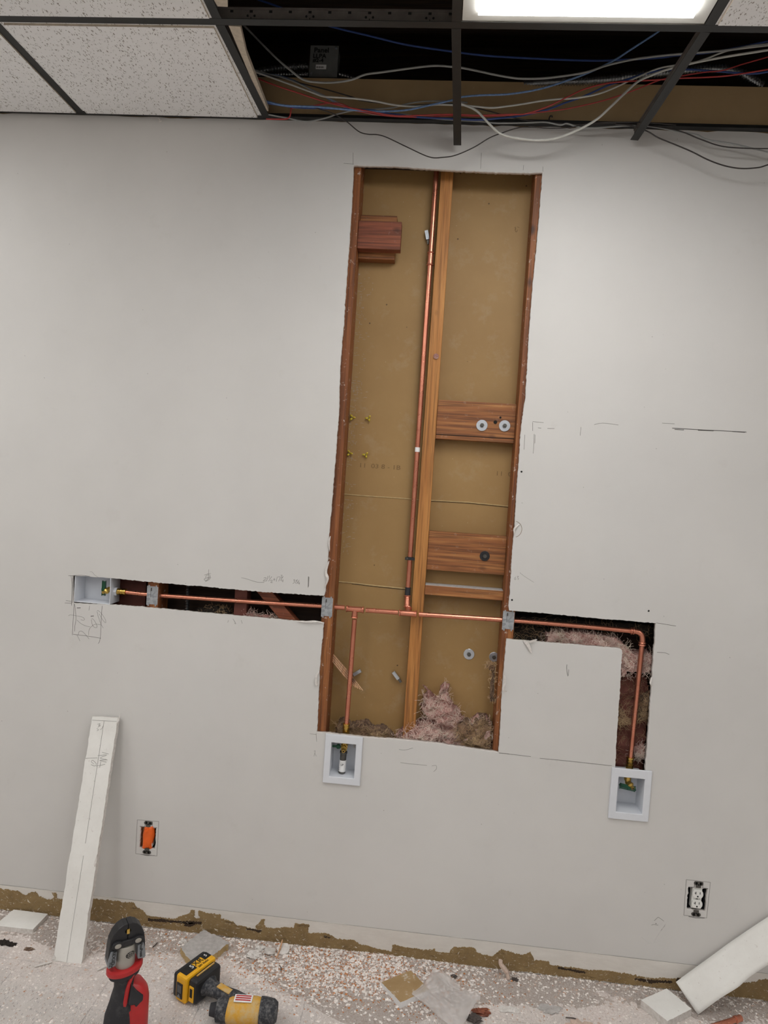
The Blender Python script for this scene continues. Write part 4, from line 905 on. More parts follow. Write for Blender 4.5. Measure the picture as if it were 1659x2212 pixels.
# tiles
def tile(x0,x1,y0,y1,label):
    m = MB(); m.b2((x0+0.003,y0+0.003,H+0.0018),(x1-0.003,y1-0.003,H+0.0165)); e = 0.014
    o = m.build('ceiling_tile', ['ceiling_tile','tile_edge'], None, False, ((x0+x1)/2,(y0+y1)/2,H+0.0018))
    for p in o.data.polygons:
        if abs(p.normal.z) < 0.5: p.material_index = 1
    # tegular lip: the visible face drops a little inside the grid
    lip = MB(); lip.b2((x0+0.018,y0+0.018,H-0.004),(x1-0.018,y1-0.018,H+0.0016)); f = lip.build('tile_face',['ceiling_tile','tile_edge'],o)
    for p in f.data.polygons:
        if abs(p.normal.z) < 0.5: p.material_index = 1
    return tag(o, label, 'ceiling tile', 'speckled ceiling tiles')
tile(-S,0,RY,0,'speckled white ceiling tile in the far left corner by the wall')
tile(0,S,RY,0,'whole speckled ceiling tile by the wall, next to the open strip')
tile(0,S,RY-1.2192,RY,'speckled ceiling tile above the runner at the upper left')
tile(-S,0,RY-1.2192,RY,'speckled ceiling tile above the runner at the extreme upper left corner')
tile(3*S,4*S,RY-1.2192,RY,'speckled ceiling tile at the upper right corner beside the lamp')
# slivers of tile left on the right flange of the cross tee
def sliver(pts, label):
    o = MB().prism([F(px,py,H+0.002) for px,py in pts], (0,0,0.014)).build('tile_sliver','tile_edge'); return tag(o, label, 'tile fragment')
sliver([(494,56),(519,58),(533,118),(580,240),(572,240)], 'broken sliver of ceiling tile left on the tee by the open strip')
sliver([(462,0),(491,0),(492,15),(470,14)], 'scrap of ceiling tile above the runner beside the open module')
# lamps
def troffer(x0, y0, label):
    x1, y1 = x0+S, y0+1.2192; t = empty('ceiling_lamp', ((x0+x1)/2,(y0+y1)/2,H), label, 'ceiling lamp', 'fluorescent ceiling lamps')
    a_ = 0.014; b_ = 0.052; m = MB(); z = H
    O = [Vector((x0+a_,y0+a_)),Vector((x1-a_,y0+a_)),Vector((x1-a_,y1-a_)),Vector((x0+a_,y1-a_))]; I = [Vector((x0+b_,y0+b_)),Vector((x1-b_,y0+b_)),Vector((x1-b_,y1-b_)),Vector((x0+b_,y1-b_))]
    for k in range(4):
        o0,o1,i0,i1 = O[k],O[(k+1)%4],I[k],I[(k+1)%4]
        q = [(o0.x,o0.y,z+0.003),(o1.x,o1.y,z+0.003),(i1.x,i1.y,z-0.001),(i0.x,i0.y,z-0.001)]
        m.prism(q, (0,0,0.004))
    m.b2((x0+a_,y0+a_,z+0.01),(x0+a_+0.002,y1-a_,z+0.09)).b2((x1-a_-0.002,y0+a_,z+0.01),(x1-a_,y1-a_,z+0.09)).b2((x0+a_,y0+a_,z+0.088),(x1-a_,y1-a_,z+0.09)).b2((x0+a_,y0+a_,z+0.01),(x1-a_,y0+a_+0.002,z+0.09)).b2((x0+a_,y1-a_-0.002,z+0.01),(x1-a_,y1-a_,z+0.09))
    m.build('lamp_frame','lamp_frame',t)
    MB().b2((x0+b_,y0+b_,z-0.010),(x1-b_,y1-b_,z-0.0015)).build('lamp_diffuser','diffuser',t)  # lens dropped below the frame so its glowing sides brighten the frame
for i, (lx, ly) in enumerate(LAMPS): troffer(lx, ly, 'lit white fluorescent ceiling lamp with prismatic diffuser above the opening' if i == 0 else ['','lit fluorescent ceiling lamp further left in the room','lit fluorescent ceiling lamp in the middle of the room behind','lit fluorescent ceiling lamp further right in the room','unseen fluorescent ceiling lamp added at the far left to brighten the wall','unseen fluorescent ceiling lamp added at the rear left for general light','unseen fluorescent ceiling lamp added at the rear right for general light'][i])
# ------------------------------------------------------------------ junction box above the ceiling
jb = rect_px((667,98),(733,99),(731,167),(664.5,166)); yj = 0.018
x0_,x1_,z0_,z1_ = [q for q in jb]
c0, c1 = W(667,166,yj), W(732,99,yj)
t = empty('junction_box', ((c0.x+c1.x)/2, yj, c0.z), 'dark square metal junction box marked Panel LLPA above the ceiling', 'junction box')
MB().b2((c0.x+0.003,yj+0.0015,c0.z+0.003),(c1.x-0.003,yj+0.05,c1.z-0.003)).build('box_body','junction_grey',t)
MB().b2((c0.x,yj,c0.z),(c1.x,yj+0.0015,c1.z),0.0).build('cover_plate','junction_grey',t)
cx_, cz_ = (c0.x+c1.x)/2, (c0.z+c1.z)/2; hw = (c1.x-c0.x)
text_mesh('handwriting','Panel',hw*0.23,(cx_-hw*0.10,yj-0.0008,cz_+hw*0.37),(1,0,0),(0,0,1),'ink',t,0.0004,1.1,0.0004)
text_mesh('handwriting','LLPA',hw*0.20,(cx_-hw*0.16,yj-0.0008,cz_+hw*0.17),(1,0,0),(0,0,1),'ink',t,0.0004,1.1,0.0004)
text_mesh('handwriting','#2-4',hw*0.18,(cx_-hw*0.20,yj-0.0008,cz_+0.02*hw),(1,0,0),(0,0,1),'ink',t,0.0004,1.1,0.0004)
st = MB().b2((cx_-hw*0.27,yj-0.001,cz_-hw*0.27),(cx_+hw*0.10,yj-0.0002,cz_-hw*0.12)).build('sticker','label_white',t)
m = MB()
for k in range(9): m.b2((cx_-hw*0.24+k*hw*0.03,yj-0.0015,cz_-hw*0.24),(cx_-hw*0.24+k*hw*0.03+hw*(0.012 if k%3 else 0.02),yj-0.0009,cz_-hw*0.18))
m.build('sticker_print','ink',st)
for a_, b_ in ((c1.x-0.008,c1.z-0.008),(c0.x+0.008,c0.z+0.010)): MB().cyl((a_,yj-0.002,b_),(a_,yj,b_),0.0035,seg=10).build('cover_screw','zinc',t)
# ------------------------------------------------------------------ cables and conduits above the ceiling
def cable(pts, r, mat, y, label, name='cable', wav=0.0):
    P_ = [W(px,py,y) for px,py in pts]
    # gentle wander in depth, the look of loosely laid cable
    for i, p in enumerate(P_):
        dy = wav*math.sin(i*0.9+len(pts)); d = ray(*pts[i]); P_[i] = CAMLOC+d*((y+dy-CAMLOC.y)/d.y)
    o = MB().tube(smooth_path(P_, 6), r, 8).build(name, mat, None, True); return tag(o, label, 'cable', None)
CA = [(510,36),(526,54),(590,119),(623,148),(655,172),(688,178),(724,178),(760,172),(789,161),(825,156),(898,146),(941,142),(974,144),(995,146),(1035,154),(1062,160),(1100,167),(1131,170),(1186,168),(1262,157),(1312,141),(1370,128),(1442,119),(1504,114),(1573,108),(1623,99),(1659,95),(1720,84)]
cable(CA, 0.0030, 'cable_grey', -0.10, 'pale grey network cable swagged highest across the open ceiling', wav=0.01)
CB = [(540,-10),(560,0),(600,14),(660,40),(725,60),(800,78),(880,97),(974,111),(996,114),(1059,121),(1167,127),(1276,131),(1348,129),(1421,125),(1468,119),(1529,114),(1580,105),(1659,89),(1720,74)]
cable(CB, 0.0029, 'cable_blue', -0.03, 'deep blue network cable passing behind the runner at the top', wav=0.01)
CC = [(560,218),(576,219),(616,228),(688,231),(753,237),(807,240),(847,240),(883,237),(916,230),(974,217),(995,210),(1035,206),(1102,203),(1167,192),(1222,175),(1276,155),(1327,130),(1366,105),(1421,69),(1450,45)]
cable(CC, 0.0029, 'cable_lightblue', -0.075, 'light blue cable curving up to the runner right of the middle tee', wav=0.01)
CD = [(574,222),(640,232),(700,234),(800,238),(836,245),(860,248),(901,253),(981,257),(1035,259),(1080,255),(1125,250),(1181,237),(1221,222),(1261,208),(1315,184),(1351,173),(1390,160),(1430,152),(1482,150),(1547,154),(1620,159),(1659,155),(1720,145)]
cable(CD, 0.0029, 'cable_blue', -0.055, 'blue cable lying lowest, crossing the ribbed conduit at the right', wav=0.01)
CE = [(540,152),(576,164),(612,177),(667,197),(697,208),(721,210),(766,213),(811,219),(854,227),(899,230),(945,226),(977,227),(995,227),(1026,230),(1062,233),(1100,229),(1134,224),(1170,218),(1207,214),(1243,212),(1288,204),(1324,191),(1380,165),(1422,148),(1460,141),(1489,138),(1522,128),(1558,114),(1585,107),(1659,98),(1720,90)]
cable(CE, 0.0026, 'cable_white', -0.065, 'thin twisted whitish cable sagging through the middle of the bundle', wav=0.01)
CF = [(545,150),(576,159),(618,170),(648,182),(703,208),(739,226),(766,237),(793,244),(820,248),(854,246),(881,248),(908,253),(977,259),(1035,262),(1071,266),(1100,266),(1143,265),(1179,264),(1210,270),(1225,267),(1252,275),(1288,276),(1333,273),(1369,271),(1395,272),(1431,277),(1467,285),(1504,291),(1529,302),(1583,311),(1659,329),(1720,345)]
cable(CF, 0.0024, 'cable_grey', -0.045, 'grey cable crossing down to the wall angle and off at the right', wav=0.004)
CG = [(545,165),(558,170),(594,184),(648,202),(703,220),(748,231),(793,240),(854,250),(908,249),(977,247),(1035,249),(1100,247),(1134,246),(1181,231),(1225,210),(1261,193),(1306,181),(1351,176),(1413,173),(1467,169),(1522,167),(1576,163),(1659,150),(1720,140)]
cable(CG, 0.0021, 'cable_red', -0.085, 'longest red cable running the whole width of the open ceiling', wav=0.008)
CH = [(760,238),(800,245),(845,251),(908,253),(977,250),(1040,251),(1100,249),(1170,242),(1225,235),(1297,219),(1342,205),(1380,191),(1428,172),(1477,163),(1522,156),(1562,152),(1603,139),(1659,123),(1720,105)]
cable(CH, 0.0019, 'cable_red', -0.06, 'second red cable, rising to the right edge above the other', wav=0.008)
CI = [(575,257),(600,257.5),(618,257),(624,254),(627,249),(629,235),(632,233),(648,232),(676,229),(708,223),(735,224),(755,232)]
cable(CI, 0.0022, 'cable_red', -0.05, 'short red cable with a square kink near the left tee')
CJ = [(670,229),(688,235),(721,246),(748,262),(775,284),(795,290),(815,291),(836,297),(880,318),(927,339),(956,340),(985,335),(1024,318),(1057,298),(1085,287),(1120,276),(1149,275),(1188,277),(1234,275),(1279,266),(1380,264),(1460,270)]
cable(CJ, 0.0017, 'cable_black', -0.075, 'thin black wire looping down in front of the wall above the opening', wav=0.0)
CK = [(985,220),(995,224),(1026,237),(1045,255),(1061,272),(1081,289),(1113,298),(1160,303),(1204,298),(1254,278),(1290,257),(1319,231),(1348,203),(1377,177),(1406,163),(1442,150),(1493,137),(1565,123),(1659,108),(1720,98)]
cable(CK, 0.0034, 'cable_white', -0.095, 'thick off-white cable drooping below the ceiling line and sweeping right', wav=0.004)
CL = [(560,160),(621,172),(658,182),(703,193),(762,210),(780,217),(840,225),(881,228),(936,225),(977,224),(1002,227),(1044,237),(1082,247),(1112,255),(1161,263),(1207,266),(1261,269),(1330,266)]
cable(CL, 0.0018, 'cable_black', -0.04, 'black wire running through the bundle to the wall angle', wav=0.004)
CM = [(1330,268),(1365,272),(1399,284),(1421,297),(1450,309),(1493,327),(1529,345),(1565,358),(1601,364),(1638,362),(1659,356),(1720,338)]
cable(CM, 0.0020, 'cable_black', -0.07, 'black wire hanging lowest in front of the wall at the right')
CN = [(1340,268),(1395,271),(1464,282),(1511,300),(1555,315),(1601,320),(1659,321),(1720,320)]
cable(CN, 0.0018, 'cable_black', -0.055, 'black wire draped just above the lowest one at the right')
CO = [(565,243),(583,248),(621,255),(648,261),(670,262),(703,255),(730,246),(766,238),(784,237),(845,233),(881,224),(918,219),(977,219),(1010,222)]
cable(CO, 0.0024, 'cable_grey', -0.03, 'grey cable dipping onto the wall angle near the left tee', wav=0.003)
CP = [(548,150),(567,159),(603,164),(641,177),(667,191),(694,204),(748,232),(800,241)]
cable(CP, 0.0027, 'cable_lightblue', -0.035, 'short slate blue cable slanting down from the left tee')
spiral([W(520,165,0.0),W(558,154,0.0),W(603,147,0.01),W(641,144,0.02),W(666,143,0.025)], 0.0085, 'armored_conduit', 'ribbed metal conduit entering the junction box, upper one')
spiral([W(540,163,0.03),W(612,161,0.03),W(666,162,0.03)], 0.0070, 'armored_conduit', 'ribbed metal conduit entering the junction box, lower one')
spiral([W(731,160,0.03),W(760,168,0.03),W(800,178,0.04)], 0.0065, 'armored_conduit', 'ribbed metal conduit leaving the junction box at its right')
spiral([W(1130,182,0.01),W(1207,176,-0.005),W(1261,175,-0.01),W(1333,170,-0.01),W(1359,165,-0.01),W(1440,157,-0.01),W(1486,152,-0.01),W(1540,148,-0.01),W(1585,152,-0.005),W(1612,163,0.0),W(1645,184,0.02)], 0.0115, 'armored_conduit', 'thick ribbed metal conduit draped over the unpainted board at the right')
m = MB(); m.tube(smooth_path(WZ([(590,735),(588,700),(600,670),(620,668),(622,682)],1080,130,5.53,-0.02),4), 0.0022, 6); tag(m.build('bent_nail','cable_black'), 'bent black hanger wire end standing on the wall angle', 'wire')

# ------------------------------------------------------------------ boards leaning on the wall
def plank(BLp, BRp, TRp, TLp, th, name, label, seed=1, amp=0.0012):
    BLp,BRp,TRp,TLp = map(Vector,(BLp,BRp,TRp,TLp)); nrm = (BRp-BLp).cross(TLp-BLp).normalized()
    if nrm.y < 0: nrm = -nrm
    pts = []; rnd = random.Random(seed); Q = [BLp,BRp,TRp,TLp]
    for i in range(4):
        a_, b_ = Q[i], Q[(i+1)%4]; L = (b_-a_).length; k = max(1,int(L/0.012)); e = (b_-a_).normalized().cross(nrm)
        for j in range(k):
            p = a_.lerp(b_, j/k); pts.append(p+e*(amp*rnd.gauss(0,0.5)+amp*1.6*noise.noise(p*18)) if j else p)
    o = MB().prism(pts, nrm*th).build(name, ['board_white','gypsum'])
    big = sorted(o.data.polygons, key=lambda q: -q.area)[:2]; ids = [q.index for q in big]
    for q in o.data.polygons: q.material_index = 0 if q.index in ids else 1
    return o, nrm
bl, br = F(114,2076), F(175.5,2082); tr, tl = W(254,1551,-0.026), W(199.5,1548,-0.026)
zz = max(tr.z, tl.z)
board, bn = plank(bl, br, tr, tl, 0.0200, 'drywall_strip', '')
tag(board, 'long white drywall strip leaning upright against the wall at the left', 'drywall strip')
def bp(u_, v_, o_=-0.0004):
    return (bl.lerp(br,u_)).lerp(tl.lerp(tr,u_), v_)+bn*o_
strokes('pencil_line', [[bp(0.49,0.0),bp(0.50,0.42)],[bp(0.50,0.47),bp(0.49,0.985)]], 0.0005, 'pencil', board)
strokes('pencil_line', [[bp(0.02,0.985),bp(0.98,0.985)],[bp(0.0,0.82),bp(0.45,0.825)],
    [bp(.35,.80),bp(.25,.806),bp(.28,.814),bp(.45,.80),bp(.40,.79),bp(.25,.795)],[bp(.45,.79),bp(.78,.80)],[bp(.60,.785),bp(.60,.81)],
    [bp(.45,.835),bp(.80,.84),bp(.55,.825),bp(.85,.82),bp(.55,.815),bp(.82,.81)],[bp(.60,.85),bp(.86,.845)],
    [bp(.25,.968),bp(.35,.972),bp(.30,.962),bp(.38,.964),bp(.28,.955)],[bp(.25,.95),bp(.33,.945),bp(.27,.94)],[bp(.49,.965),bp(.44,.95),bp(.38,.946)]], 0.0005, 'pencil', board)
m = MB(); a_ = bp(0.97,0.97); m.prism([a_, bp(1.06,0.985), bp(1.10,1.02), bp(1.0,0.995)], bn*0.002); m.build('torn_shred','gypsum',board)
m = MB(); m.prism([bp(-0.02,0.005), bp(0.10,0.012), bp(0.02,0.025), bp(-0.04,0.014)], -bn*0.003).build('torn_shred','gypsum',board)
m = MB(); m.prism([bp(0.97,0.38), bp(1.03,0.40), bp(1.0,0.43), bp(0.93,0.39)], -bn*0.003).build('torn_shred','gypsum',board)
# curled panel at the right
Bc = F(1508,2192); yB = Bc.y
U = [W(1460,2121.5,-0.03), W(1486,2102.5,-0.022), W(1538,2065,-0.016), W(1583,2032,-0.014), W(1659,1981,-0.014), W(1740,1930,-0.014)]
Lw = [Bc, W(1554.6,2157.5,yB), W(1594,2133,yB), W(1619.5,2110,yB+0.01), W(1659,2083.6,yB+0.015), W(1740,2030,yB+0.02)]
# same number of samples on both edges
Us, Ls = smooth_path(U,5), smooth_path(Lw,5); m = MB(); R_ = []
for i, (a_, b_) in enumerate(zip(Us, Ls)):
    row = []
    for k in range(9):
        t_ = k/8; p = a_.lerp(b_, t_); p = p + Vector((0,-0.010,0.008))*math.sin(PI*t_)*0.6*(i/len(Us)); row.append(m.b.verts.new(p))
    R_.append(row)
for A_, B_ in zip(R_, R_[1:]):
    for k in range(8): m.b.faces.new((A_[k],A_[k+1],B_[k+1],B_[k]))
o = m.build('curled_panel','board_white',None,True); s_ = o.modifiers.new('s','SOLIDIFY'); s_.thickness = 0.0035; s_.offset = -1 
tag(o, 'white bowed panel strip leaning diagonally on the wall at the right', 'panel')
# ------------------------------------------------------------------ offcuts on the floor
def offcut(pts, zt_, label, top='board_white', side='gypsum', zb0=0.0005, seed=0, amp=0.001):
    P_ = [F(px,py,zt_) for px,py in pts]; q = [Vector((p.x,p.y)) for p in P_]; q = ragged(q, 0.006, amp, seed)
    o = MB().prism([(p.x,p.y,zb0) for p in q], (0,0,zt_-zb0)).build('drywall_offcut', [top, side])
    for pl_ in o.data.polygons: pl_.material_index = 0 if abs(pl_.normal.z) > 0.7 else 1
    return tag(o, label, 'drywall offcut')
offcut([(-12,1999),(71,2008),(103.5,1974),(29.7,1964.6)], 0.016, 'clean white square drywall offcut on the floor at the far left', seed=1, amp=0.0004)
offcut([(390,2047),(400,2062),(422,2082),(454,2068.5),(494,2036),(470,2022),(439.6,2009)], 0.022, 'dust-covered chipped drywall offcut near the yellow drill', 'board_dusty', 'joint_tape', seed=2, amp=0.0022)
offcut([(823.5,2122),(865,2165),(928,2138),(887,2096)], 0.0215, 'drywall offcut lying brown paper side up beside the plastic bag', 'kraft_offcut', 'label_white', seed=3, amp=0.0008)
offcut([(1385,2160),(1442,2206),(1494,2179),(1440,2135)], 0.024, 'speckled white drywall offcut in front of the bowed panel', seed=4, amp=0.0006)
# ------------------------------------------------------------------ plastic bag
poly = [(901,2157.5),(968,2215),(995,2222),(1022,2177),(1037,2156),(1004,2141),(960,2106),(937,2098),(916,2127),(890,2148.5)]
bp_ = [F(px,py,0.02) for px,py in poly]; cx_ = sum((p for p in bp_), Vector())/len(bp_)
def bagmesh(zo, seed):
    m = MB(); N = 26; A_ = []; out = [Vector((p.x,p.y)) for p in bp_]; per = smooth_path([Vector((p.x,p.y,0)) for p in out]+[Vector((out[0].x,out[0].y,0))], 6)[:-1]
    K = len(per); rings = []
    for r_ in range(N+1):
        t_ = r_/N; ring = []
        for p in per:
            x = cx_.x+(p.x-cx_.x)*t_; y = cx_.y+(p.y-cx_.y)*t_
            z = 0.020+zo*(1-t_**3)+0.016*abs(noise.noise(Vector((x*16,y*16,seed))))+0.006*abs(noise.noise(Vector((x*60,y*60,seed))))
            ring.append(m.b.verts.new((x,y,z))) if r_ else None
        if r_: rings.append(ring)
    for A_, B_ in zip(rings, rings[1:]):
        for k in range(K): m.b.faces.new((A_[k],A_[(k+1)%K],B_[(k+1)%K],B_[k]))
    m.b.faces.new(rings[0]); return m
t = empty('plastic_bag', (cx_.x,cx_.y,0.018), 'crumpled clear plastic bag on the floor overlapping the brown offcut', 'bag')
bagmesh(0.014,2.0).build('upper_film','clear_plastic',t,True); bagmesh(0.0,7.0).build('lower_film','clear_plastic',t,True)
# ------------------------------------------------------------------ floor debris
def gnd(px,py,z=0.0): return F(px,py,z)
p0, p1 = gnd(1500,2230,0.011), gnd(1600,2199,0.011); d = (p1-p0).normalized()
t = empty('copper_offcut', ((p0.x+p1.x)/2,(p0.y+p1.y)/2,0), 'short copper pipe offcut on the floor at the lower right', 'pipe')
MB().tube([p0,p1],0.0079,18,cap=False).build('pipe','copper',t,True); MB().lathe(p1-d*0.024, d, [(0,0.0085),(0.001,0.0105),(0.006,0.011),(0.010,0.0095),(0.024,0.0095)], 18).build('press_end','copper',t,True)
def disc(px,py,rad,tilt,label,seed):
    c = F(px,py,0.006); q = []
    for k in range(26):
        a_ = 2*PI*k/26; r_ = rad*(1+0.12*noise.noise(Vector((math.cos(a_)*2,math.sin(a_)*2,seed)))); q.append(Vector((math.cos(a_)*r_, math.sin(a_)*r_, 0)))
    R = Matrix.Rotation(tilt,3,'X') @ Matrix.Rotation(0.3*seed,3,'Z'); P_ = [R@v for v in q]; mz = min(v.z for v in P_); P_ = [v+Vector((c.x,c.y,0.002-mz)) for v in P_]
    tag(MB().prism(P_, (R@Vector((0,0,1)))*0.008).build('plaster_disc','gypsum'), label, 'debris')
disc(612,2054,0.021,0.25,'round plaster plug lying near the wall, right one of a pair',1)
disc(583,2058,0.019,-0.3,'round plaster plug partly tipped, left one of a pair',2)
def stick(a_, b_, r, mat, label, name='wood_stick', za=0.004, zb1=0.004, cat='debris'):
    p0, p1 = F(a_[0],a_[1],za), F(b_[0],b_[1],zb1); pm = p0.lerp(p1,0.5)+Vector((0.002,0.001,0.001)); tag(MB().tube(smooth_path([p0,pm,p1],3), [r*0.8]*3+[r]*3+[r*0.6], 6).build(name, mat), label, cat)
stick((597,2070),(610,2030),0.0028,'splinter_wood','pale wooden splinter propped between the plaster plugs',zb1=0.03)
stick((604,2085),(607,2098),0.0016,'crumb_dark','short dark wire scrap below the plaster plugs','wire_scrap')
stick((905,2092),(928,2106),0.0014,'crumb_dark','bent dark wire scrap beside the brown offcut','wire_scrap')
stick((1222,2198),(1248,2202),0.0018,'crumb_dark','short black wire scrap near the bottom edge right of the bag','wire_scrap')
stick((75,2088),(112,2078),0.003,'gypsum','white paper sliver by the foot of the leaning strip','paper_sliver')
stick((210,2096),(234,2085),0.003,'gypsum','white paper sliver beside the press tool','paper_sliver')
stick((330,2046),(340,2036),0.002,'crumb_dark','small dark chip right of the press tool jaw','wire_scrap')
stick((352,2036),(358,2032),0.0015,'splinter_wood','tiny wood chip right of the press tool jaw')
stick((425,2044),(437,2040),0.0016,'splinter_wood','thin wood splinter on top of the dusty offcut', za=0.018, zb1=0.018)
# rolled paper stub standing by the wall and dark clumps
p0 = F(1098,2118,0.0); p1 = W(1082,2072,p0.y+0.02)
m = MB(); m.tube(smooth_path([p0+Vector((0,0,0.004)), p0.lerp(p1,0.4)+Vector((0.004,0,0)), p0.lerp(p1,0.75)+Vector((-0.006,0,0)), p1],5), [0.006]*5+[0.008]*5+[0.007]*5+[0.002], 7)
tag(m.build('paper_curl','crumb_pink'), 'pinkish paper curl standing at the foot of the wall', 'debris')
def clump(px,py,rad,seed,mat,label,name='debris_clump',sc=(1.2,0.9,0.55)):
    c = F(px,py,rad*0.4); tag(MB().ico((c.x,c.y,rad*sc[2]*0.75),rad,3,sc,0.75,2.5,seed).build(name,mat), label, 'debris')
clump(1024,2200,0.017,3,'crumb_dark','dark crumbly clump at the bottom edge right of the bag')
clump(1040,2184,0.016,5,'red_wood','reddish brown bark chip touching the right end of the bag',sc=(1.5,0.8,0.4))
clump(979,2110,0.009,7,'crumb_dark','small black clump above the plastic bag')
clump(1112,2116,0.008,8,'crumb_dark','small black clump beside the paper curl')
clump(8,2034,0.012,9,'fiberglass_black','dark fluffy clump at the left edge of the floor',sc=(1.4,1.0,0.25))
clump(24,2038,0.010,10,'fiberglass_black','dark fluffy clump beside the one at the left edge',sc=(1.6,0.9,0.22))
clump(64,2048,0.009,11,'fiberglass_dirty','thin grey lint smear between the square offcut and the strip',sc=(1.8,0.8,0.08))
clump(1187,2175,0.018,12,'board_dusty','flattened beige paper scrap right of the bag',sc=(1.6,1.0,0.12))
clump(1258,2216,0.028,13,'crumb_pink','pinkish rounded scrap at the bottom edge',sc=(1.3,0.8,0.3))
clump(550,2062,0.018,14,'gypsum','broken plaster chunk left of the plaster plugs',sc=(1.3,0.9,0.45))
clump(395,2035,0.010,15,'gypsum','white plaster crumb above the dusty offcut')
clump(562,2048,0.012,16,'gypsum','small plaster chunk behind the broken one')
clump(640,2038,0.008,17,'gypsum','plaster crumb right of the plugs at the wall')
clump(1098,2176,0.016,18,'gypsum','flat white paint flake right of the bag',sc=(1.7,0.8,0.08))
# low drift of plaster dust along the wall
xa_, xb_ = F(-40,1975).x, F(1720,2180).x
def dustw(x): return 0.15+0.10*noise.noise(Vector((x*2.2,1,0)))+0.13*math.exp(-((x-1.15)/0.35)**2)
def dusth(x, y):
    t_ = (0.004-y)/dustw(x)
    if t_ < 0 or t_ > 1: return 0.0
    e = math.exp(-((x-1.15)/0.33)**2)
    h = (0.003+0.007*e)*(1-t_)**1.3*(0.8+0.9*noise.noise(Vector((x*7,y*12,3))))+0.006*e*math.sin(PI*t_)*(0.6+noise.noise(Vector((x*20,y*20,1))))
    h += (0.0030*noise.fractal(Vector((x*70,y*70,5)),0.7,2.1,3)+0.0006)*(1-t_)
    return max(h, 0.0)
m = MB(); nx, ny = 620, 70; G = []
for i in range(nx+1):
    x = xa_+(xb_-xa_)*i/nx; wd_ = dustw(x); row = []
    for j in range(ny+1):
        y = 0.004-wd_*j/ny; row.append(m.b.verts.new((x, y, dusth(x,y)-0.0006 if j < ny else -0.001)))
    G.append(row)
for i in range(nx):
    for j in range(ny): m.b.faces.new((G[i][j],G[i+1][j],G[i+1][j+1],G[i][j+1]))
o = m.build('plaster_dust','dust_pile',None,False); tag(o,'drift of pale plaster dust along the foot of the wall','dust',kind='stuff')
def crumbs(name, N, mat, smin, smax, fn, label, cat='debris', seed=1, flat=0.5):
    rnd = random.Random(seed); m = MB(); bmv = m.b
    for i in range(N):
        x, y = fn(rnd); s_ = smin+(smax-smin)*rnd.random()**3.2; a_ = rnd.uniform(0,PI); el_ = rnd.uniform(0.3,1.0)
        ca, sa = math.cos(a_), math.sin(a_); zb2 = dusth(x,y)+0.0002
        pts = []
        for k in range(4):
            b_ = k*PI/2+rnd.uniform(-0.4,0.4); u1, v1 = math.cos(b_)*s_, math.sin(b_)*s_*el_; pts.append(bmv.verts.new((x+u1*ca-v1*sa, y+u1*sa+v1*ca, zb2)))
        tp_ = bmv.verts.new((x+rnd.uniform(-.3,.3)*s_, y+rnd.uniform(-.3,.3)*s_, zb2+s_*flat*rnd.uniform(0.5,1.2)))
        for k in range(4): bmv.faces.new((pts[k],pts[(k+1)%4],tp_))
    return tag(m.build(name, mat), label, cat, kind='stuff')
def d_all(r):
    y = -r.random()**2.1*1.15; return r.uniform(xa_, xb_), y-0.004
def d_mid(r):
    x = r.gauss(1.08,0.22); return x, -abs(r.gauss(0.10+0.05*noise.noise(Vector((x*8,1,1))),0.07))-0.008
def d_left(r): return (r.gauss(0.38,0.13), -abs(r.gauss(0.08,0.08))-0.01) if r.random() < 0.55 else d_all(r)
crumbs('plaster_crumbs', 18000, 'crumb_white', 0.0008, 0.0070, d_all, 'countless small white plaster crumbs scattered over the floor', seed=2)
crumbs('plaster_crumbs', 6000, 'crumb_white', 0.0012, 0.0085, d_mid, 'heap of white crumbs on the floor below the tall opening', seed=3)
crumbs('sawdust_chips', 5500, 'chip_wood', 0.0008, 0.0050, d_mid, 'orange sawdust and wood chips below the tall opening', seed=4)
crumbs('sawdust_chips', 1500, 'chip_wood', 0.0008, 0.0032, d_left, 'thinly scattered brown chips on the rest of the floor', seed=5)
crumbs('dark_crumbs', 4500, 'crumb_dark', 0.0005, 0.0020, d_all, 'sparse dark specks of dirt on the floor', seed=6)

crumbs('beige_crumbs', 6000, 'crumb_pink', 0.0010, 0.0065, d_all, 'countless beige paper and gypsum specks over the floor', seed=12)
# ------------------------------------------------------------------ press tool
pj = W(272,2036,-0.52); base = Vector((pj.x, -0.52, 0)); ang = math.radians(38)
Rz = Matrix.Rotation(ang,4,'Z'); jz = pj.z   # centre height of the jaw set
ZS = 0.70; ZF = jz-jz/ZS
T = Matrix.Translation(base) @ Rz @ Matrix.Translation((0,0,jz)) @ Matrix.Diagonal((1,1,ZS,1)) @ Matrix.Translation((0,0,-jz))
t = empty('press_tool', base, 'red and black battery press tool standing on end with its jaws up', 'power tool')
def V(x,y,z): return (x,y,z)
def half(sx):
    # outline of one jaw arm in the local x-z plane
    o_ = [(0.0003,0.086),(0.012,0.085),(0.024,0.076),(0.035,0.058),(0.0425,0.034),(0.046,0.000),(0.0475,-0.052),(0.044,-0.060),(0.034,-0.060),(0.033,-0.020),(0.030,0.006),(0.020,0.014),(0.0003,0.020),(0.0003,0.050),(0.007,0.054),(0.006,0.063),(0.0003,0.067)]
    return [(sx*a_, b_) for a_, b_ in o_]
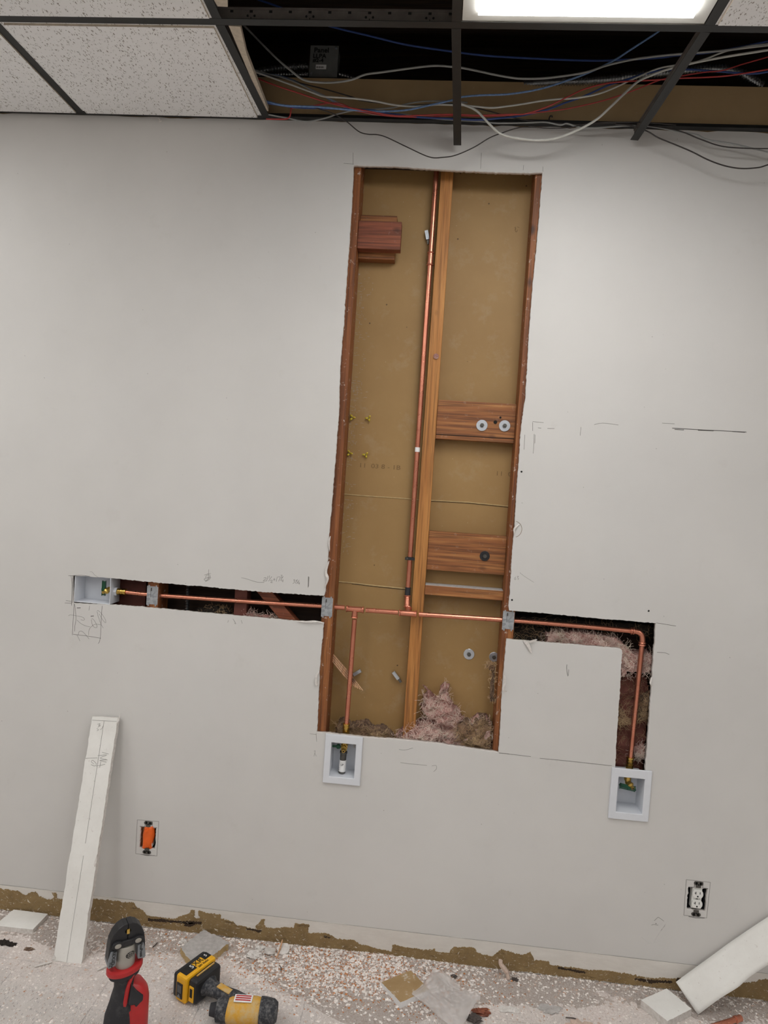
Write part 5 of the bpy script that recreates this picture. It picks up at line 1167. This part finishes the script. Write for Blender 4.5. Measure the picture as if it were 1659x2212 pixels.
for sx in (-1,1):
    arm = MB().prism([(a_,-0.016,jz+b_) for a_,b_ in half(sx)], (0,0.032,0), T=T).build('jaw_arm','black_plastic',t,False,None,0.002)
    q = [(0.0265,-0.006),(0.041,-0.002),(0.0465,-0.030),(0.048,-0.058),(0.045,-0.064),(0.028,-0.060),(0.027,-0.052)]
    cov = MB().prism([(sx*a_,-0.0195,jz+b_) for a_,b_ in q], (0,0.039,0), T=T).build('jaw_side_plate','grey_plastic',arm,False,None,0.0015)
    if sx < 0:
        text_mesh('lettering','RIDGID',0.012,T@Vector((-0.0345,-0.0200,jz-0.026)),T.to_3x3()@Vector((-0.06,0,-1)),T.to_3x3()@Vector((1,0,0)),'ink',arm,0.0004,0.9)
        text_mesh('lettering','1/2"',0.012,T@Vector((-0.0405,-0.0200,jz-0.050)),T.to_3x3()@Vector((-0.06,0,-1)),T.to_3x3()@Vector((1,0,0)),'ink',arm,0.0004,0.8)
    else:
        text_mesh('lettering','ProPress',0.011,T@Vector((0.0350,-0.0200,jz-0.028)),T.to_3x3()@Vector((0.06,0,-1)),T.to_3x3()@Vector((1,0,0)),'ink',arm,0.0004,0.95)
    MB().cyl((sx*0.0255,-0.026,jz+0.018),(sx*0.0255,0.026,jz+0.018),0.0082,seg=24,T=T).build('pivot_pin','silver_paint',t,False,None,0.0008)
    MB().cyl((sx*0.0255,-0.0235,jz+0.018),(sx*0.0255,0.0235,jz+0.018),0.0145,seg=28,T=T).build('pivot_boss','black_plastic',t,False,None,0.001)
MB().b2((-0.026,-0.0225,jz+0.007),(0.026,-0.0150,jz+0.028),0.0,T=T).b2((-0.026,0.0150,jz+0.007),(0.026,0.0225,jz+0.028),0.0,T=T).build('link_plate','black_plastic',t,False,None,0.002)
bt = MB().b2((-0.003,-0.0172,jz+0.048),(0.004,-0.0150,jz+0.066),T=T).build('jaw_bite','brass',t)
hs = MB().lathe((0,0,jz-0.085), (0,0,1), [(0,0.0245),(0.083,0.0245),(0.086,0.0230),(0.087,0.0200)], 40, T=T).build('silver_head','silver_paint',t,True)
# round globe emblem on the silver head
cyl_r = 0.0248; m = MB(); gx = math.radians(18)
def onc(a_, z_, r_=cyl_r): return T@Vector((r_*math.sin(a_), -r_*math.cos(a_), jz+z_))
N = 30; cz0 = -0.030; R0_ = 0.0125; g = []
for k in range(N):
    b_ = 2*PI*k/N; g.append(onc(gx+R0_*math.cos(b_)/cyl_r, cz0+R0_*math.sin(b_)))
ctr = m.b.verts.new(onc(gx,cz0,cyl_r+0.0004)); gv = [m.b.verts.new(p) for p in g]
inner = [m.b.verts.new(onc(gx+0.5*R0_*math.cos(2*PI*k/N)/cyl_r, cz0+0.5*R0_*math.sin(2*PI*k/N), cyl_r+0.0002)) for k in range(N)]
for k in range(N): m.b.faces.new((gv[k],gv[(k+1)%N],inner[(k+1)%N],inner[k])); m.b.faces.new((inner[k],inner[(k+1)%N],ctr))
m.build('emblem_disc','ink',hs)
m = MB()
for z_ in (-0.006,0.0,0.006):
    w_ = math.sqrt(R0_**2-z_**2)*0.82; m.tube([onc(gx+w_*s1/cyl_r, cz0+z_, cyl_r+0.0006) for s1 in (-1,-0.5,0,0.5,1)], 0.0005, 5)
for s1 in (-0.5,0,0.5):
    m.tube([onc(gx+s1*R0_*math.cos(b_)/cyl_r*0.9, cz0+R0_*0.85*math.sin(b_), cyl_r+0.0006) for b_ in [(-1+0.25*q)*PI/2 for q in range(9)]], 0.0005, 5)
m.build('emblem_lines','silver_paint',hs)
# red collar
col_ = MB(); q = []
for k in range(40):
    a_ = 2*PI*k/40; q.append((0.046*math.cos(a_), 0.034*math.sin(a_)))
col_.prism([(a_,b_,jz-0.105+0.10*a_) for a_,b_ in q], (0,0,0.026), T=T); co = col_.build('red_collar','red_plastic',t,False,None,0.005)
MB().prism([(a_*0.86,b_*0.9,jz-0.122+0.06*a_) for a_,b_ in q], (0,0,0.020), T=T).build('collar_base','black_rubber',t,False,None,0.004)
# grip: loft of ellipses
def loft(secs, name, mat, parent, nseg=28, T=T):
    m = MB(); rings = []
    for (cx1,cy1,z1,rx,ry) in secs:
        rings.append([m.b.verts.new(T@Vector((cx1+rx*math.copysign(abs(math.cos(a_))**0.8,math.cos(a_)), cy1+ry*math.copysign(abs(math.sin(a_))**0.8,math.sin(a_)), z1))) for a_ in [2*PI*k/nseg for k in range(nseg)]])
    for A_,B_ in zip(rings,rings[1:]):
        for k in range(nseg): m.b.faces.new((A_[k],A_[(k+1)%nseg],B_[(k+1)%nseg],B_[k]))
    m.b.faces.new(rings[0][::-1]); m.b.faces.new(rings[-1]); return m.build(name,mat,parent,True)
gt = jz-0.112
loft([(0.000,0,gt,0.027,0.026),(0.000,0,gt-0.03,0.024,0.024),(0.000,0,gt-0.06,0.024,0.025),(-0.002,0,gt-0.09,0.028,0.027),(-0.004,0,gt-0.115,0.030,0.029),(-0.008,0,gt-0.16,0.036,0.032),(-0.010,0,ZF+0.012,0.046,0.036),(-0.010,0,ZF+0.0,0.044,0.034)], 'rubber_grip','worn_rubber',t)
MB().prism([(a_,-0.0285,z_) for a_,z_ in ((0.012,gt+0.004),(0.022,gt+0.004),(0.012,gt-0.03),(0.006,gt-0.09),(0.004,gt-0.13),(0.040,gt-0.15),(0.045,gt-0.20),(-0.014,gt-0.20),(-0.010,gt-0.12),(-0.002,gt-0.05),(0.004,gt-0.02))], (0,0.020,0), T=T).build('red_spine','red_plastic',t,False,None,0.004)
loft([(0.022,0.004,gt-0.045,0.010,0.018),(0.030,0.002,gt-0.055,0.020,0.026),(0.034,0,gt-0.08,0.028,0.031),(0.036,0,gt-0.11,0.030,0.033),(0.036,0,ZF+0.03,0.031,0.034),(0.034,0,ZF+0.004,0.028,0.032)],'battery_housing','red_plastic',t)
MB().prism([(a_,-0.0335,z_) for a_,z_ in ((0.012,gt-0.03),(0.026,gt-0.06),(0.044,gt-0.085),(0.044,gt-0.105),(0.026,gt-0.125),(0.022,gt-0.112),(0.008,gt-0.108),(0.006,gt-0.098))], (0,0.012,0), T=T).build('dark_inset','black_rubber',t,False,None,0.003)

# ------------------------------------------------------------------ cordless drill lying on its side
A_ = F(437,2150); ux = (F(560,2215)-F(440,2140)); ux.z = 0; ux.normalize(); vy = Vector((-ux.y, ux.x, 0))
T2 = Matrix.Translation(Vector((A_.x,A_.y,0))) @ Matrix((ux, vy, Vector((0,0,1)))).transposed().to_4x4()
t = empty('cordless_drill', (A_.x,A_.y,0), 'yellow and black cordless drill lying on its side beside the press tool', 'power tool')
# battery: x along the handle, y the long side, z the width
bt = MB().b2((-0.066,-0.058,0.006),(-0.034,0.062,0.078),T=T2).build('battery_base','black_plastic',t,False,None,0.006)
m = MB()
for k in range(5): m.b2((-0.070,-0.050,0.016+0.012*k),(-0.060,0.050,0.023+0.012*k),T=T2)
m.build('battery_ribs','black_rubber',bt,False,None,0.002)
bs = MB().b2((-0.050,-0.062,0.004),(-0.008,0.060,0.082),T=T2).build('battery_shell','yellow_plastic',t,False,None,0.006)
MB().b2((-0.044,-0.0645,0.016),(-0.020,-0.0610,0.062),T=T2).build('end_window','black_plastic',bs,False,None,0.003)
m = MB()
for k in range(4): m.b2((-0.038+0.004*k,-0.0652,0.034),(-0.0365+0.004*k,-0.0640,0.056),T=T2)
m.prism([(-0.040,-0.0652,0.019),(-0.025,-0.0652,0.019),(-0.0325,-0.0652,0.030)], (0,0.001,0), T=T2); m.build('window_print','grey_plastic',bs)
MB().b2((-0.050,-0.050,0.0815),(-0.020,-0.008,0.0832),T=T2).b2((-0.050,0.030,0.0815),(-0.026,0.056,0.0832),T=T2).build('label_panel','ink',bs,False,None,0.001)
R3 = T2.to_3x3()
text_mesh('lettering','XR',0.026,T2@Vector((-0.036,0.010,0.0828)),R3@Vector((0,1,0)),R3@Vector((-1,0,0)),'ink',bs,0.0004)
text_mesh('lettering','5',0.022,T2@Vector((-0.034,-0.016,0.0838)),R3@Vector((0,1,0)),R3@Vector((-1,0,0)),'white_ink',bs,0.0004)
text_mesh('lettering','5',0.016,T2@Vector((-0.038,0.043,0.0838)),R3@Vector((0,1,0)),R3@Vector((-1,0,0)),'white_ink',bs,0.0004)
text_mesh('lettering','20V MAX',0.010,T2@Vector((-0.018,0.016,0.0828)),R3@Vector((0,1,0)),R3@Vector((-1,0,0)),'ink',bs,0.0004)
ft = MB().b2((-0.010,-0.052,0.008),(0.024,0.052,0.078),T=T2).build('drill_foot','black_plastic',t,False,None,0.009)
MB().b2((-0.002,-0.0545,0.016),(0.016,-0.0510,0.062),T=T2).build('side_label','yellow_plastic',ft,False,None,0.001)
MB().b2((0.002,-0.0552,0.030),(0.012,-0.0540,0.056),T=T2).build('side_print','ink',ft)
MB().b2((0.001,-0.030,0.0775),(0.005,0.040,0.0805),T=T2).build('trim_line','dusty_yellow',ft)
def lofty(secs, name, mat, parent, nseg=24):
    m = MB(); rings = []
    for (x1,y1,z1,ry,rz) in secs: rings.append([m.b.verts.new(T2@Vector((x1, y1+ry*math.cos(a_), max(0.002, z1+rz*math.sin(a_))))) for a_ in [2*PI*k/nseg for k in range(nseg)]])
    for A1,B1 in zip(rings,rings[1:]):
        for k in range(nseg): m.b.faces.new((A1[k],A1[(k+1)%nseg],B1[(k+1)%nseg],B1[k]))
    m.b.faces.new(rings[0][::-1]); m.b.faces.new(rings[-1]); return m.build(name,mat,parent,True)
lofty([(0.015,0.0,0.042,0.040,0.030),(0.032,0.0,0.040,0.025,0.022),(0.060,0.004,0.038,0.020,0.019),(0.090,0.008,0.038,0.021,0.020),(0.115,0.010,0.038,0.024,0.022),(0.150,0.008,0.038,0.026,0.026)],'handle','dusty_rubber',t)
MB().b2((0.060,-0.006,0.055),(0.110,0.014,0.060),T=T2).build('handle_stripe','dusty_yellow',t,False,None,0.003)
# motor housing runs across the handle
T2b = T2; T2 = T2 @ Matrix.Translation((0.172,-0.004,0)) @ Matrix.Rotation(math.radians(-58),4,'Z') @ Matrix.Translation((-0.160,0,0))
def loftm(secs, name, mat, parent, nseg=30):
    m = MB(); rings = []
    for (y1,x1,z1,rx,rz) in secs: rings.append([m.b.verts.new(T2@Vector((x1+rx*math.cos(a_), y1, max(0.001, z1+rz*math.sin(a_))))) for a_ in [2*PI*k/nseg for k in range(nseg)]])
    for A1,B1 in zip(rings,rings[1:]):
        for k in range(nseg): m.b.faces.new((A1[k],A1[(k+1)%nseg],B1[(k+1)%nseg],B1[k]))
    m.b.faces.new(rings[0][::-1]); m.b.faces.new(rings[-1]); return m.build(name,mat,parent,True)
hs = loftm([(-0.050,0.162,0.036,0.030,0.028),(-0.040,0.162,0.036,0.034,0.033),(0.0,0.160,0.038,0.037,0.036),(0.035,0.160,0.038,0.036,0.035),(0.048,0.160,0.038,0.032,0.032)],'motor_housing','dusty_yellow',t)
loftm([(0.046,0.160,0.038,0.036,0.036),(0.060,0.160,0.038,0.036,0.036),(0.085,0.160,0.038,0.032,0.032),(0.095,0.160,0.038,0.024,0.024)],'motor_cap','dusty_rubber',t)
loftm([(-0.080,0.162,0.036,0.024,0.026),(-0.078,0.162,0.036,0.029,0.030),(-0.060,0.162,0.036,0.033,0.033),(-0.046,0.162,0.036,0.030,0.030)],'gear_collar','dusty_rubber',t)
MB().cyl((0.162,-0.080,0.036),(0.162,-0.098,0.036),0.020,0.016,seg=24,T=T2).build('chuck','black_rubber',t,True)
m = MB(); m.tube([T2@Vector((0.160+a_,0.070+b_,0.0705-abs(a_)*0.35)) for a_,b_ in ((-0.010,-0.010),(0.010,-0.010),(0.014,0.002),(0.0,0.014),(-0.014,0.002),(-0.010,-0.010))], 0.0008, 6); m.build('badge_outline','grey_plastic',t)
MB().b2((0.148,-0.030,0.0725),(0.176,0.022,0.0755),T=T2).build('warning_label','label_white',hs,False,None,0.001)
m = MB()
for k in range(3): m.b2((0.152+0.008*k,-0.026,0.0752),(0.156+0.008*k,0.018,0.0762),T=T2)
m.build('label_print','red_plastic',hs)
print('DBG', 'xl',xl,'xr',xr,'xc',xc0,xc1,'jz',jz,'zb',zb,'zt',zt)
